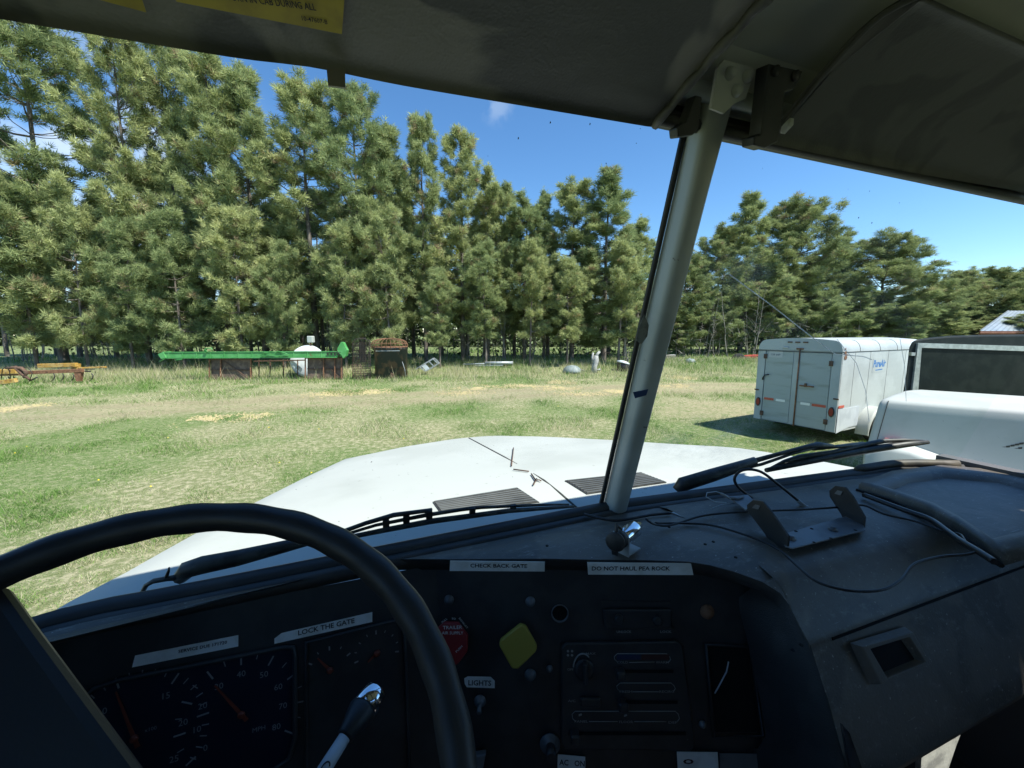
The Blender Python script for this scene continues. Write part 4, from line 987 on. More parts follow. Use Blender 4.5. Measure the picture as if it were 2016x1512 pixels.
tg = link('tall_grass', fast_mesh('tall_grass', V, T, M['grass'], {'tint': A})); tag(tg, 'rough pale dry grass along the row of scrap before the pines', kind='stuff')
# tall dead stems standing among the scrap
wb = []; N = 2600
u = rng.uniform(-25, 14, N); v = rng.uniform(20.0, 25, N); k = fbm(u*.7, v*.7, 71) > .50; u, v = u[k], v[k]
V, T, A = blades(u, v, rng.uniform(.45, 1.0, len(u)), rng.uniform(.006, .012, len(u)), rng.uniform(.7, 1, len(u)), .45, rng)
dw = link('dead_weeds', fast_mesh('dead_weeds', V, T, M['grass'], {'tint': A})); tag(dw, 'tall dead weed stalks leaning among the rusty panels', kind='stuff')
# fresh low growth under the trees
N = 45000; u = rng.uniform(-40, 45, N); v = rng.uniform(25.5, 48, N)
k = (fbm(u*.35, v*.35, 81) > .44) & (rng.uniform(0, 1, N) < .30+.7*sstep(-9, -5, u)); u, v = u[k], v[k]
V, T, A = blades(u, v, rng.uniform(.12, .42, len(u)), rng.uniform(.012, .035, len(u)), np.where(rng.uniform(0, 1, len(u)) < .35, rng.uniform(.6, 1, len(u)), rng.uniform(.0, .6, len(u))), .6, rng)
ug = link('undergrowth', fast_mesh('undergrowth', V, T, M['grass'], {'tint': A})); tag(ug, 'bright green undergrowth between the pine trunks', kind='stuff')
# dandelions and leafy weeds in the lawn
N = 60; V = []; T = []
md = simple('dandelion', (.70, .52, .02), .8)
for px, py in [(195, 952)]+[(rng.uniform(20, 1180), rng.uniform(800, 1000)) for _ in range(12)]:
    q = on_ground(px, py); r = rng.uniform(.012, .022); b = len(V)
    for a in range(6): V.append(q+np.array([r*math.cos(a), r*math.sin(a), .06]))
    V.append(q+np.array([0, 0, .075])); T += [(b+a, b+(a+1) % 6, b+6) for a in range(6)]
do = link('dandelions', fast_mesh('dandelions', np.array(V), np.array(T), md)); tag(do, 'few yellow dandelions in the lawn', kind='stuff')
# spilled grain: loose kernels in small drifts
V = []; T = []; A = []
for x0, x1, y0, y1, dn in ((612, 690, 771, 781, 1), (680, 770, 767, 776, 1), (365, 470, 820, 832, .6), (470, 560, 813, 823, .5), (905, 965, 758, 767, 1.2), (975, 1060, 757, 764, 1.2), (1050, 1135, 760, 768, .8), (1086, 1128, 750, 756, 1.6), (1288, 1368, 755, 764, .9), (1330, 1372, 741, 748, 1.2), (1190, 1240, 768, 774, .6), (0, 70, 798, 808, .5), (860, 960, 770, 778, .4), (1100, 1200, 772, 780, .4)):
    c = on_ground((x0+x1)/2, (y0+y1)/2); a = on_ground(x1, (y0+y1)/2); b = on_ground((x0+x1)/2, y0); rx = np.linalg.norm(a-c); ry = np.linalg.norm(b-c)
    n_ = int(800*dn); uu = float(c@R0)+rng.normal(0, .55, n_)*rx; vv = float(c@F0)+rng.normal(0, .55, n_)*ry
    kk = fbm(uu*2.0, vv*1.6, 91) > .42; uu, vv = uu[kk], vv[kk]; zz = gz(uu, vv)
    r_ = rng.uniform(.012, .05, len(uu)); hh = r_*rng.uniform(.2, .5, len(uu))
    for k in range(len(uu)):
        b0 = len(V); th = rng.uniform(0, 6.28); 
        for q in range(5): V.append(uu[k]*R0+vv[k]*F0+r_[k]*rng.uniform(.6, 1.2)*(math.cos(th+q*1.257)*R0+math.sin(th+q*1.257)*F0)+ZU0*(zz[k]+.004))
        V.append(uu[k]*R0+vv[k]*F0+ZU0*(zz[k]+.012+hh[k])); T += [(b0+q, b0+(q+1) % 5, b0+5) for q in range(5)]
so = link('spilled_grain', fast_mesh('spilled_grain', np.array(V), np.array(T), M['grain'])); tag(so, 'thin yellow drifts of spilled grain along the track', kind='stuff')

# ================================================================== WHITE CARGO TRAILER
TA = YAW+math.radians(62.2); AX = np.array([math.sin(TA), math.cos(TA), 0]); LF = np.array([-math.cos(TA), math.sin(TA), 0]); ZU = np.array([0, 0, 1.0])
TP = 6.87*R0+8.24*F0; TWd, TL, zb, zs, zt = 1.72, 4.1, EYE-2.085, EYE-.372, EYE-.135
tr_ = thing('cargo_trailer', 'weathered white enclosed cargo trailer with double rear doors and a blue sticker on its side', 'trailer', TP)
def tp(a, w, z): return TP+AX*a+LF*w+ZU*z      # a along, w across from the near side, z up
def rail(off=0.0):                             # cross-section: near bottom, up, rounded top, down
    r = .17; P = [(0-off, zb), (0-off, zs)]
    for k in range(1, 6): a = k/6*math.pi/2; P.append((r*(1-math.cos(a)), zs+(zt-zs)*math.sin(a)))
    for k in range(9): t = k/8; P.append((r+(TWd-2*r)*t, zt+.045*math.sin(math.pi*t)))
    for k in range(5, 0, -1): a = k/6*math.pi/2; P.append((TWd-r*(1-math.cos(a)), zs+(zt-zs)*math.sin(a)))
    return P+[(TWd, zs), (TWd, zb)]
b = MB(); cs = rail(); b.grid([[tp(a, w, z) for w, z in cs] for a in (0, 1.0, 2.0, 3.0, TL)], True)
b.add([tp(TL, w, z) for w, z in cs], [list(range(len(cs)))[::-1]], False); b.add([tp(0.03, w, z) for w, z in cs], [list(range(len(cs)))], False)
b.grid([[tp(a, w, zb) for w in (0, TWd)] for a in (0, TL)], False)
bo = b.build('body', M['trailer_paint'], tr_)
b = MB()                                       # rear frame
b.slab([tp(-.012, w, z) for w, z in [(0, zb), (.17, zb), (.17, zs-.02), (0, zs-.02)]], AX, .045); b.slab([tp(-.012, w, z) for w, z in [(TWd-.17, zb), (TWd, zb), (TWd, zs-.02), (TWd-.17, zs-.02)]], AX, .045)
top = cs[1:-1]; b.slab([tp(-.012, w, z) for w, z in top], AX, .045); b.build('rear_frame', M['trailer_paint'], tr_)
for w0, w1 in ((.185, .80), (.93, TWd-.185)):
    b = MB(); b.slab([tp(-.004, w, z) for w, z in ((w0, zb+.02), (w1, zb+.02), (w1, zs-.04), (w0, zs-.04))], AX, .03); dr = b.build('rear_door', M['trailer_worn'], tr_, bevel=.006)
    b = MB()
    zz = zb+.50
    ws = ((w0+.02, (w0+w1)/2-.02, 1), ((w0+w1)/2+.02, w1-.1, 0)) if w0 < .5 else ((w0+.1, (w0+w1)/2, 0), ((w0+w1)/2+.05, w1-.03, 1))
    for a_, e_, mi in ws: b.mi = mi; b.slab([tp(-.008, w, z) for w, z in ((a_, zz), (e_, zz), (e_, zz+.055), (a_, zz+.055))], AX, .006)
    b.build('reflective_tape', [M['tape_white'], M['tape_red']], dr)
b = MB(); b.slab([tp(-.006, w, z) for w, z in ((.81, zb+.01), (.92, zb+.01), (.92, zs-.03), (.81, zs-.03))], AX, .03); b.build('door_astragal', M['trailer_paint'], tr_)
b = MB()                                       # rusty lock rod, latch, hinges
b.tube([tp(-.02, .80, zb-.02), tp(-.02, .80, zs+.02)], .014, 8); b.box(tp(-.02, .80, zs+.04), .03, .14, .035, AX, LF); b.bar(tp(-.03, .74, zb+.93), tp(-.03, .46, zb+.93), .02, .03); b.box(tp(-.03, .62, zb+.95), .04, .035, .08, AX, LF); b.build('lock_rod', M['rust'], tr_)
for w, z in ((.18, zs-.25), (.18, zb+.2), (TWd-.18, zs-.16), (TWd-.19, zb+.16)):
    b = MB(); b.box(tp(-.02, w, z), .03, .07, .11, AX, LF); b.build('hinge', M['rust_dark'], tr_)
b = MB(); b.tube([tp(-.02, TWd-.16, zb+.98), tp(-.05, TWd-.17, zb+1.02), tp(-.06, TWd-.22, zb+1.10), tp(-.04, TWd-.30, zb+1.12)], .016, 6); b.build('strap', M['rubber'], tr_)
for w in (.09, TWd-.09):
    b = MB(); c = tp(-.014, w, zb+.43); b.slab([c+LF*.055*math.cos(t)+ZU*.11*math.sin(t)*(.8+.2*abs(math.sin(t))) for t in np.linspace(0, 2*math.pi, 17)[:16]], -AX, .02); b.mi = 1; b.slab([c-AX*.02+LF*.040*math.cos(t)+ZU*.085*math.sin(t) for t in np.linspace(0, 2*math.pi, 17)[:16]], -AX, .006); b.build('tail_light', [M['rubber'], M['lamp_red']], tr_)
for w, z in ((.03, zb+.72), (TWd-.03, zb+.72), (.70, zt-.05), (.86, zt-.05), (1.02, zt-.05)):
    b = MB(); b.box(tp(-.02, w, z), .02, .10, .03, AX, LF, bev=.004); b.build('marker_light', M['rust_dark'], tr_)
b = MB(); c = tp(-.02, TWd-.62, zs+.06); b.box(c, .02, .12, .05, AX, LF, bev=.01); b.build('plate_lamp', M['grey_metal'], tr_)
b = MB(); q0 = tp(-.006, TWd-.28, zs-.15)
b.slab([tp(-.006, w, z) for w, z in ((TWd-.25, zs-.18), (TWd-.56, zs-.18), (TWd-.56, zs-.03), (TWd-.25, zs-.03))], -AX, .004); b.mi = 1
b.text('138 60P', tp(-.0115, TWd-.405, zs-.135), -LF, ZU, .065, .21, .01); b.build('number_plate', [M['plastic_grey'], simple('plate_ink', (.08, .12, .16), .6)], tr_)
# the side: seams, skirt, tape, fender, sticker
b = MB()
for a in (.55, 1.25, 2.15, 3.1): b.bar(tp(a, -.001, zb+.52), tp(a, -.001, zs), .004, .004)
b.bar(tp(0, -.003, zs-.005), tp(TL, -.003, zs-.005), .012, .01); b.bar(tp(-.014, 0, zs-.028), tp(-.014, TWd, zs-.028), .010, .012); b.build('panel_seam', M['seam'], bo)
for a in (.75, 1.7, 2.6): 
    b = MB(); b.tube([tp(a, w-.002, z+.003) for w, z in cs[1:8]], .004, 5); b.build('roof_seam', M['seam'], bo)
b = MB(); b.slab([tp(a, -.004, z) for a, z in ((.02, zb-.02), (.55, zb+.06), (.95, zb+.06), (.95, zb+.50), (.02, zb+.50))], -LF, .01); b.build('side_skirt', simple('skirt_grey', (.50, .54, .58), .4, col2=(.42, .46, .50), scale=4), tr_)
b = MB(); b.mi = 0; b.slab([tp(a, -.012, z) for a, z in ((.02, zb+.52), (.26, zb+.52), (.26, zb+.575), (.02, zb+.575))], -LF, .003); b.build('reflective_tape', M['tape_red'], tr_)
b = MB(); b.smooth = True; rows = []
for t in np.linspace(0, math.pi, 15): rows.append([tp(1.45+.56*-math.cos(t), w, zb-.12+.58*math.sin(t)) for w in (-.0, -.20, -.24)]+[tp(1.45+.53*-math.cos(t), -.24, zb-.14+.52*math.sin(t))])
b.grid(rows); b.build('fender', M['white_paint'], tr_)
for w_ in (-.12, TWd+.12):
    b = MB(); b.lathe(tp(1.45, w_-.1, .36), LF, [(0, .2), (0, .33), (.03, .36), (.17, .36), (.2, .33), (.2, .2)], 26); wo = b.build('wheel', M['tyre'], tr_)
    b = MB(); b.lathe(tp(1.45, w_-.11, .36), LF, [(0, .06), (.03, .2), (.2, .2), (.22, .06)], 16); b.build('rim', M['white_paint'], wo)
b = MB(); b.slab([tp(a, -.0015, z) for a, z in ((1.40, zs-.18), (2.08, zs-.15), (2.08, zs-.50), (1.40, zs-.50))], -LF, .002); b.mi = 1
b.text('PureAir', tp(1.735, -.0045, zs-.37), AX, ZU, .22, .62, .035, shear=.2); b.text('hvac service', tp(1.74, -.0045, zs-.46), AX, ZU, .04, .36, .0) if False else b.bar(tp(1.56, -.004, zs-.445), tp(1.90, -.004, zs-.435), .002, .022)
b.build('logo_sticker', [M['trailer_paint'], M['logo_blue']], tr_)
b = MB()
for a, z, r in ((.10, zs-.02, .05), (.12, zs-.12, .06), (.08, zs+.06, .03), (.16, zs-.07, .03)):
    b.slab([tp(a+r*(.6+.5*hash2(np.array(i), np.array(int(a*99)), 3))*math.cos(i*.785), -.006, z+r*(.6+.5*hash2(np.array(i), np.array(int(z*99)), 5))*math.sin(i*.785)) for i in range(8)], -LF, .003)
b.build('rust_patch', M['rust'], bo)
b = MB(); b.bar(tp(TL, TWd/2, zb+.02), tp(TL+1.1, TWd/2, zb+.0), .1, .08); b.bar(tp(TL+.9, TWd/2, 0), tp(TL+.9, TWd/2, zb), .06); b.build('tongue', M['dark_metal'], tr_)

# ================================================================== BLACK BOX-BODIED VEHICLE AND WHITE TRUCK FRONT
BP = G(0, 0)
bk = thing('black_camper_truck', 'black box-bodied truck with a silver-framed dark window across it', 'truck', G(7.4, 6.9))
DB = 6.2
def bp(px, py, dd=0.0): return at_d(px, py, DB+dd)
fo = [(1777, 772), (1783, 735), (1787, 700), (1789, 684), (1794, 674), (1803, 668), (1830, 664.5), (1870, 661), (1940, 659), (2020, 658.5), (2150, 660), (2205, 664), (2216, 676), (2225, 772), (2228, 900), (1768, 900)]
b = MB(); fr_ = [bp(*q) for q in fo]; bk2 = [p+F0*.75+R0*1.15 for p in fr_]
b.add(fr_+bk2, [list(range(16))[::-1], list(range(16, 32))]+[(i, (i+1) % 16, 16+(i+1) % 16, 16+i) for i in range(16)]); b.build('body', M['cap_black'], bk, bevel=.03)
def ringq(o, i, th, m, name, par):
    b = MB(); O_ = [p-F0*.0 for p in o]; I_ = i; k = len(o); f_ = -F0*th
    b.add(O_+I_+[p+f_ for p in O_]+[p+f_ for p in I_], [(a, (a+1) % k, k+(a+1) % k, k+a) for a in range(k)]+[(2*k+a, 2*k+(a+1) % k, 3*k+(a+1) % k, 3*k+a) for a in range(k)]+[(a, (a+1) % k, 2*k+(a+1) % k, 2*k+a) for a in range(k)]+[(k+a, k+(a+1) % k, 3*k+(a+1) % k, 3*k+a) for a in range(k)])
    return b.build(name, m, par)
ringq([bp(*q, -.002) for q in ((1804, 675), (2170, 686), (2180, 790), (1790, 790))], [bp(*q, -.002) for q in ((1811, 684.5), (2160, 696), (2170, 780), (1803, 780))], .03, M['silver_trim'], 'window_frame', bk)
b = MB(); b.slab([bp(*q, -.004) for q in ((1810, 684), (2161, 695), (2171, 781), (1802, 781))], -F0, .006); b.build('window_pane', M['black_gloss'], bk)
b = MB(); b.box(bp(1796, 697, -.02), .06, .04, .05, R0, F0); b.build('window_hinge', M['silver_trim'], bk)
for u_ in (6.6, 8.3):
    b = MB(); b.lathe(G(u_, 6.35, .4), R0, [(0, .2), (0, .36), (.03, .4), (.22, .4), (.25, .36), (.25, .2)], 24); b.build('wheel', M['tyre'], bk)
b = MB(); b.box(G(8.0, 6.75, .95), 1.5, .8, .6, R0, F0); b.build('lower_body', M['cap_black'], bk)

wt = thing('white_truck', 'white truck front with a rounded hood and a red marker lamp on its flank', 'truck', G(5.6, 5.2))
DW = 4.55
def wp(px, py, dd=0.0): return at_d(px, py, DW+dd)
E1 = R0*.766-F0*.643; E2 = unit(R0*1.47+F0*.95); WA = G(4.39, 4.68)
def wl2(s_, d, z): return WA+E1*s_+E2*d+ZU*(z+.0)
b = MB(); b.smooth = True                      # flank, rounded shoulder, gently crowned top
prof = [(-.05, .95), (-.03, 1.20), (.0, 1.50), (.008, 1.575), (.03, 1.612), (.08, 1.632), (.4, 1.650), (.9, 1.665), (1.4, 1.64), (1.75, 1.56), (1.82, 1.40), (1.84, .95)]
rows = []
for s_, e_ in ((0, .25), (.012, .65), (.035, .88), (.08, 1.0), (.25, 1.0), (1.2, 1.0), (2.6, 1.0)):
    r = []
    for d, z in prof:
        zz = z if z < 1.2 else 1.2+(z-1.2)*(.90+.10*e_)
        r.append(wl2(s_-.06*max(0, 1.6-zz)*1.6, .88+(d-.88)*(.96+.04*e_), zz))
    rows.append(r)
b.grid(rows); b.add(rows[0], [list(range(len(prof)))[::-1]], False); b.build('hood', M['white_paint'], wt)
b = MB(); b.tube([p-E2*.003+ZU*.001 for p in rows[3][:5]], .004, 5); b.build('hood_seam', M['seam'], wt)
FN = unit(np.array([-E1[1], E1[0], 0])); FN = FN if FN @ (-WA) > 0 else -FN
def wp(px, py, off=0.0): return at_p(px, py, wl2(0, -.02, 1.3), FN)+FN*off
b = MB(); c = wp(1757, 866, .05); b.box(c, .15, .06, .04, E1, FN, bev=.008); b.box(c+np.array([.0, 0, -.06])+E1*.03, .07, .04, .09, E1, FN, bev=.01); b.build('marker_lamp', simple('marker_red', (.42, .12, .11), .4, col2=(.30, .06, .05), scale=30), wt)
b = MB(); b.smooth = True; rows = []
for s_, h_ in ((-.06, -.03), (.0, .05), (.14, .10), (.30, .09), (.6, .0), (1.0, -.12), (2.2, -.2)):
    o_ = wp(1712, 905, 0)*np.array([1, 1, 0])+E1*s_; z0_ = 1.03+h_
    rows.append([o_+FN*.30+ZU*(z0_-.5), o_+FN*.30+ZU*(z0_-.06), o_+FN*.26+ZU*z0_, o_+FN*.04+ZU*(z0_+.02), o_-FN*.04+ZU*(z0_+.02)])
b.grid(rows); b.add(rows[0], [list(range(5))], False); b.build('fender', M['white_paint'], wt)
b = MB()
for k in range(5):
    for j in range(3): b.box(wp(1975+k*9-j*3, 881+j*9-k*2, .003), .028, .008, .020, E1*.95+ZU*.3, FN)
vo_ = b.build('vent_slots', M['seam'], wt); vo_['kind'] = 'stuff'
b = MB(); b.box(wl2(1.4, .9, .75), 2.4, 1.5, .4, E1, np.cross(ZU, E1)); b.build('chassis', M['dark_metal'], wt)
for d_ in (.15, 1.6):
    b = MB(); b.lathe(wl2(.75, d_, .5), -FN, [(0, .25), (0, .46), (.03, .5), (.25, .5), (.28, .46), (.28, .25)], 26); b.build('wheel', M['tyre'], wt)
b = MB(); b.box(wl2(2.9, .9, 1.7), 1.2, 1.9, 1.8, E1, np.cross(ZU, E1), bev=.1); b.build('cab', M['white_paint'], wt)
# ================================================================== SCRAP ALONG THE TREE LINE
def Dp(px, py, dep, back=0.0): return at_d(px, py, dep)+F0*back
def zmin(p, h=0.0): p = np.array(p); p[2] = float(gz(np.array(p@R0), np.array(p@F0)))+h; return p
# yellow field implement
D = 19.4
im = thing('field_cultivator', 'old yellow and rust-brown field cultivator lying in pale grass', 'implement', zmin(Dp(60, 750, D)))
def beam(a, b, w, mat, name, back=0, h=None):
    m = MB(); m.bar(Dp(*a, D, back), Dp(*b, D, back), w, h or w, bev=.012); return m.build(name, mat, im)
beam((-120, 733), (34, 731), .17, M['yellow_paint'], 'main_beam', 0, .22)
beam((34, 723), (112, 721), .16, M['yellow_paint'], 'main_beam', .9, .20)
beam((-120, 741), (34, 738), .10, M['rust'], 'lower_beam', .1, .08)
beam((62, 733), (168, 729), .13, M['rust'], 'side_beam', -.1, .17)
beam((112, 728), (168, 726), .10, M['yellow_paint'], 'rear_beam', 1.0, .08)
beam((-60, 760), (24, 754), .13, M['yellow_paint'], 'drawbar', -1.2, .13); beam((20, 752), (72, 745), .15, M['yellow_paint'], 'drawbar_arm', -.8, .20)
b = MB(); b.slab([Dp(x, y, D, -.15) for x, y in ((152, 733), (166, 733), (163, 750), (156, 750))], F0, .14); b.build('end_leg', M['rust'], im)
b = MB(); b.slab([Dp(x, y, D, .9) for x, y in ((99, 719), (112, 719), (112, 731), (99, 731))], F0, .2); b.build('end_bracket', M['yellow_paint'], im)
for pl in ([(30, 724), (48, 722), (62, 736), (76, 746)], [(40, 722), (60, 724), (70, 732), (64, 742)]):
    b = MB(); b.tube([Dp(*q, D, -.35) for q in pl], [.05, .09, .08, .05], 7); b.build('hinge_arm', M['rust_dark'], im)
b = MB(); b.tube([Dp(*q, D, -.3) for q in ((18, 744), (20, 726), (28, 720), (34, 730), (36, 746))], .018, 6); b.tube([Dp(*q, D, -.3) for q in ((58, 722), (70, 722), (78, 734), (74, 744))], .018, 6); b.tube([Dp(*q, D, -.3) for q in ((72, 749), (88, 741))], .03, 6); b.build('hydraulic_hose', M['rubber'], im)
for x in (-80, -40, 6, 16, 96, 114, 134, 152, 172):
    b = MB(); t = 742 if x < 50 else 736
    b.tube([Dp(x, t, D, .2), Dp(x+3, t+5, D, .2), Dp(x+1, t+11, D, .2), Dp(x-5, t+16, D, .2)], [.022, .024, .024, .016], 6); b.build('tine', M['dark_metal'], im)
b = MB(); b.tube([Dp(168, 727, D), Dp(186, 727, D)], .02, 6); b.tube([Dp(168, 731, D), Dp(178, 731, D)], .04, 6); b.build('side_rod', M['dark_metal'], im)
# green conveyor boom on two rusty gates
D = 20.7
gr = thing('green_conveyor', 'long bright green conveyor boom resting on two rusty panels', 'conveyor', zmin(Dp(500, 748, D)))
def gp2(px, py, back=0): return Dp(px, py, D, back)
b = MB(); b.bar(gp2(330, 698.5), gp2(668, 697), .46, .28); b.build('boom', M['green_paint'], gr, bevel=.015)
b = MB(); b.bar(gp2(330, 693, -.24), gp2(668, 691.5, -.24), .04, .04); b.bar(gp2(330, 704.5, -.24), gp2(668, 703, -.24), .04, .04)
for x in range(340, 668, 27): b.bar(gp2(x, 693, -.235), gp2(x, 703.5, -.235), .03, .03)
b.build('boom_rib', M['green_paint'], gr)
b = MB(); b.slab([gp2(x, y, -.28) for x, y in ((320, 697), (330, 692), (336, 704), (326, 706))], F0, .5); b.tube([gp2(321, 711, -.2), gp2(334, 704, -.2)], .03, 6); b.tube([gp2(352, 708, -.2), gp2(366, 706, -.2)], .05, 6); b.build('tail_end', M['green_paint'], gr)
b = MB(); b.tube([gp2(x, y, -.1) for x, y in ((407, 692), (407, 686), (420, 685), (420, 691))], .022, 6); b.tube([gp2(x, y, -.3) for x, y in ((410, 692), (414, 694), (416, 690), (412, 688), (410, 692))], .02, 6); b.build('lift_loop', M['green_paint'], gr)
b = MB(); b.slab([gp2(x, y, -.3) for x, y in ((669, 686), (676, 673), (680, 674), (687.5, 689), (685.5, 700), (680, 705), (677, 698), (670, 693))], F0, .26); b.build('head_hood', M['green_paint'], gr)
b = MB()
for x in (650, 657, 664, 671): b.slab([gp2(x-1.5, y, -.285) for y in (695, 699)]+[gp2(x+1.5, y, -.285) for y in (699, 695)], F0, .01)
b.bar(gp2(648, 694.5, -.28), gp2(676, 693.5, -.28), .04, .03); b.build('drive_openings', M['dark_metal'], gr)
b = MB(); b.tube([gp2(x, y, -.28) for x, y in ((520, 700), (528, 693), (545, 697), (552, 691), (566, 694), (575, 698))], .018, 5); b.bar(gp2(520, 700, -.28), gp2(575, 699, -.28), .03, .03); b.build('chain_guard', M['green_paint'], gr)
for i, (x0, x1, yt, yb, lab) in enumerate(((412, 498, 706, 753, 'rusty steel panel under the middle of the green boom, weeds growing through it'), (602, 677, 704, 751, 'rusty steel gate under the head of the green boom, in front of the round tank'))):
    gt = thing('rusty_gate', lab, 'gate', zmin(Dp((x0+x1)/2, yb, D)), 'rusty gates under the green boom')
    b = MB(); b.slab([gp2(x, y, .02) for x, y in ((x0+3, yt+1), (x1-2, yt+1), (x1-2, yb), (x0+3, yb))], F0, .012); b.build('sheet', simple('rust_sheet%d' % i, (.12, .085, .065), .9, col2=(.19, .135, .10), scale=5, bscale=30), gt)
    for x in ((x0+2, x0+24, x1-3) if i == 0 else (x0, x0+36, x0+58, x1-4)):
        b = MB(); b.bar(gp2(x, yt, -.05), gp2(x, yb+2, -.05), .10, .05); b.build('upright', M['rust'], gt)
    b = MB(); b.bar(gp2(x0, yt+1, -.05), gp2(x1, yt+1, -.05), .05, .05); b.bar(gp2(x0+3, yt+22, -.03), gp2(x1-3, yt+22, -.03), .03, .04)
    b.bar(gp2(x0+30, yt+4, -.04), gp2(x1-8, yb-8, -.04), .03, .03); b.build('rail', M['rust_dark'], gt)
# dark weedy frame between the two panels
fr = thing('pipe_rack', 'low dark pipe rack standing in weeds between the two rusty panels', 'rack', zmin(Dp(550, 748, 21.2)))
for x in (510, 532, 558, 586):
    b = MB(); b.bar(Dp(x, 708, 21.2), Dp(x, 752, 21.2), .05); b.build('upright', M['rust_dark'], fr)
b = MB(); b.bar(Dp(500, 711, 21.2), Dp(600, 709, 21.2), .06); b.build('rail', M['rust_dark'], fr)
# round white tank
tk = thing('round_tank', 'pale grey-white round tank seen end-on behind the rusty gate', 'tank', zmin(Dp(600, 742, 21.9)))
b = MB(); c = Dp(606, 712, 21.5); R_ = .86
b.lathe(c, F0-R0*.47, [(0, .03), (.02, R_*.5), (.06, R_*.85), (.12, R_*.98), (.16, R_), (1.5, R_), (1.55, R_*.9)], 40); b.build('shell', M['white_tank'], tk)
for s_ in (-.35, .45):
    b = MB(); b.box(zmin(c+F0*.8+R0*(s_+.35), .2), .12, .9, .75, R0, F0); b.build('leg', M['rust_dark'], tk)
b = MB(); b.box(Dp(612, 668, 21.9), .30, .3, .36, R0, F0, bev=.03); b.build('pump_box', M['white_paint'], tk)
b = MB(); b.tube([Dp(612, 672, 21.9), Dp(611, 684, 21.9)], .05, 8); b.build('riser_pipe', M['rust'], tk)
# drum with a ribbed dome
D = 20.9
dm = thing('rusty_drum', 'big dark rust-streaked drum under a dome of curved bars', 'drum', zmin(Dp(760, 744, D, .85)))
c = Dp(760, 700, D, .85); c = zmin(c); rD = .86; hT = (EYE-(684-657.5)/FPX*D)
b = MB(); b.lathe(c, ZU, [(0, rD), (hT-c[2]-.12, rD), (hT-c[2]-.11, rD+.03), (hT-c[2]-.02, rD+.03), (hT-c[2], rD)], 40); b.build('shell', M['drum'], dm)
b = MB(); b.lathe(c+ZU*(hT-c[2]+.02), ZU, [(0, rD+.06), (.03, rD+.06), (.03, rD+.02)], 40, cap=False); b.build('rim_band', M['rust'], dm)
b = MB(); cz = c+ZU*(hT-c[2])-R0*.06
for k in range(26):
    a = 2*math.pi*k/26; d = R0*math.cos(a)+F0*math.sin(a); rr_ = rD+.10
    b.tube([cz+d*rr_+ZU*-.1, cz+d*rr_+ZU*.16, cz+d*(rr_*.90)+ZU*.32, cz+d*(rr_*.66)+ZU*.42, cz+d*.26+ZU*.47], .013, 5)
b.lathe(cz+ZU*.45, ZU, [(0, .30), (.03, .30)], 20)
for zz, r_ in ((.0, rD+.10), (.20, rD+.085)): b.tube([cz+ZU*zz+(R0*math.cos(a)+F0*math.sin(a))*r_ for a in np.linspace(0, 2*math.pi, 33)[:32]], .012, 5, closed=True)
b.build('dome_bars', M['rust'], dm)
b = MB(); b.bar(Dp(740, 691, D, -.02), Dp(787, 690.5, D, -.02), .03); b.tube([Dp(792, 712, D), Dp(797, 728, D), Dp(799, 746, D)], .012, 5); b.build('side_rod', M['grey_metal'], dm)
b = MB(); b.slab([Dp(*q, D, -.03) for q in ((770, 733), (776, 737), (773, 745), (768, 742))], F0, .02); b.build('outlet_plate', M['rust_dark'], dm)
cg = thing('wire_panel', 'rusty wire mesh panel with slanted bars leaning beside the dark drum', 'panel', zmin(Dp(710, 745, D)))
for x in np.arange(696, 728, 3.2):
    pass
b = MB()
for x in np.arange(696, 728.1, 2.9): b.bar(Dp(x, 673+ (2 if x < 705 else 0), D, -.02), Dp(x+(1 if x > 715 else -1), 746, D, -.02), .022)
for y in np.arange(676, 746, 4.6): b.bar(Dp(695, y, D, 0), Dp(728, y-1, D, 0), .022)
b.build('mesh', M['mesh_dark'], cg)
b = MB(); b.tube([Dp(695, 746, D), Dp(694, 676, D), Dp(700, 668, D), Dp(716, 666, D), Dp(728, 672, D), Dp(729, 746, D)], .03, 6); b.build('frame', M['mesh_dark'], cg)
b = MB()
for k in range(5): b.tube([Dp(696+k*4, 716, D, -.2), Dp(700+k*5, 732, D, -.35), Dp(706+k*5, 747, D, -.5)], .012, 5)
b.build('bent_rod', M['rust_dark'], cg)
# tilted aluminium frame
D = 22.8
af = thing('metal_frame', 'small silver metal frame tipped on its corner in the grass', 'frame', zmin(Dp(845, 728, D)))
b = MB(); q = [(826, 722), (852, 706), (862, 716), (838, 731)]
for k in range(4): b.bar(Dp(*q[k], D), Dp(*q[(k+1) % 4], D), .05); b.bar(Dp(*q[k], D, .5), Dp(*q[(k+1) % 4], D, .5), .05); b.bar(Dp(*q[k], D), Dp(*q[k], D, .5), .04)
b.bar(Dp(844, 711, D), Dp(854, 721, D), .05); b.bar(Dp(818, 727, D), Dp(828, 721, D), .04); b.build('tubes', M['grey_metal'], af)
b = MB(); b.slab([Dp(*p_, D, -.02) for p_ in ((831, 721), (838, 717), (846, 726), (839, 730))], F0, .03); b.build('panel', M['white_tank'], af)
# pale pipes lying in the grass
D = 25.2
for (x0, y0, x1, y1, w, lab) in ((912, 721, 985, 719, .05, 'thin pale pipe lying in dry grass'), (955, 718.5, 1010, 718, .10, 'thick pale pipe, thickest of those lying in the dry grass'), (935, 724, 990, 722.5, .06, 'pale pipe lying nearest the track in the dry grass')):
    b = MB(); b.tube([Dp(x0, y0, D)+ZU*.12, Dp(x1, y1, D)+ZU*.12], w, 8); o = b.build('pipe', M['grey_metal']); tag(o, lab, 'pipe', 'pale pipes in the dry grass')
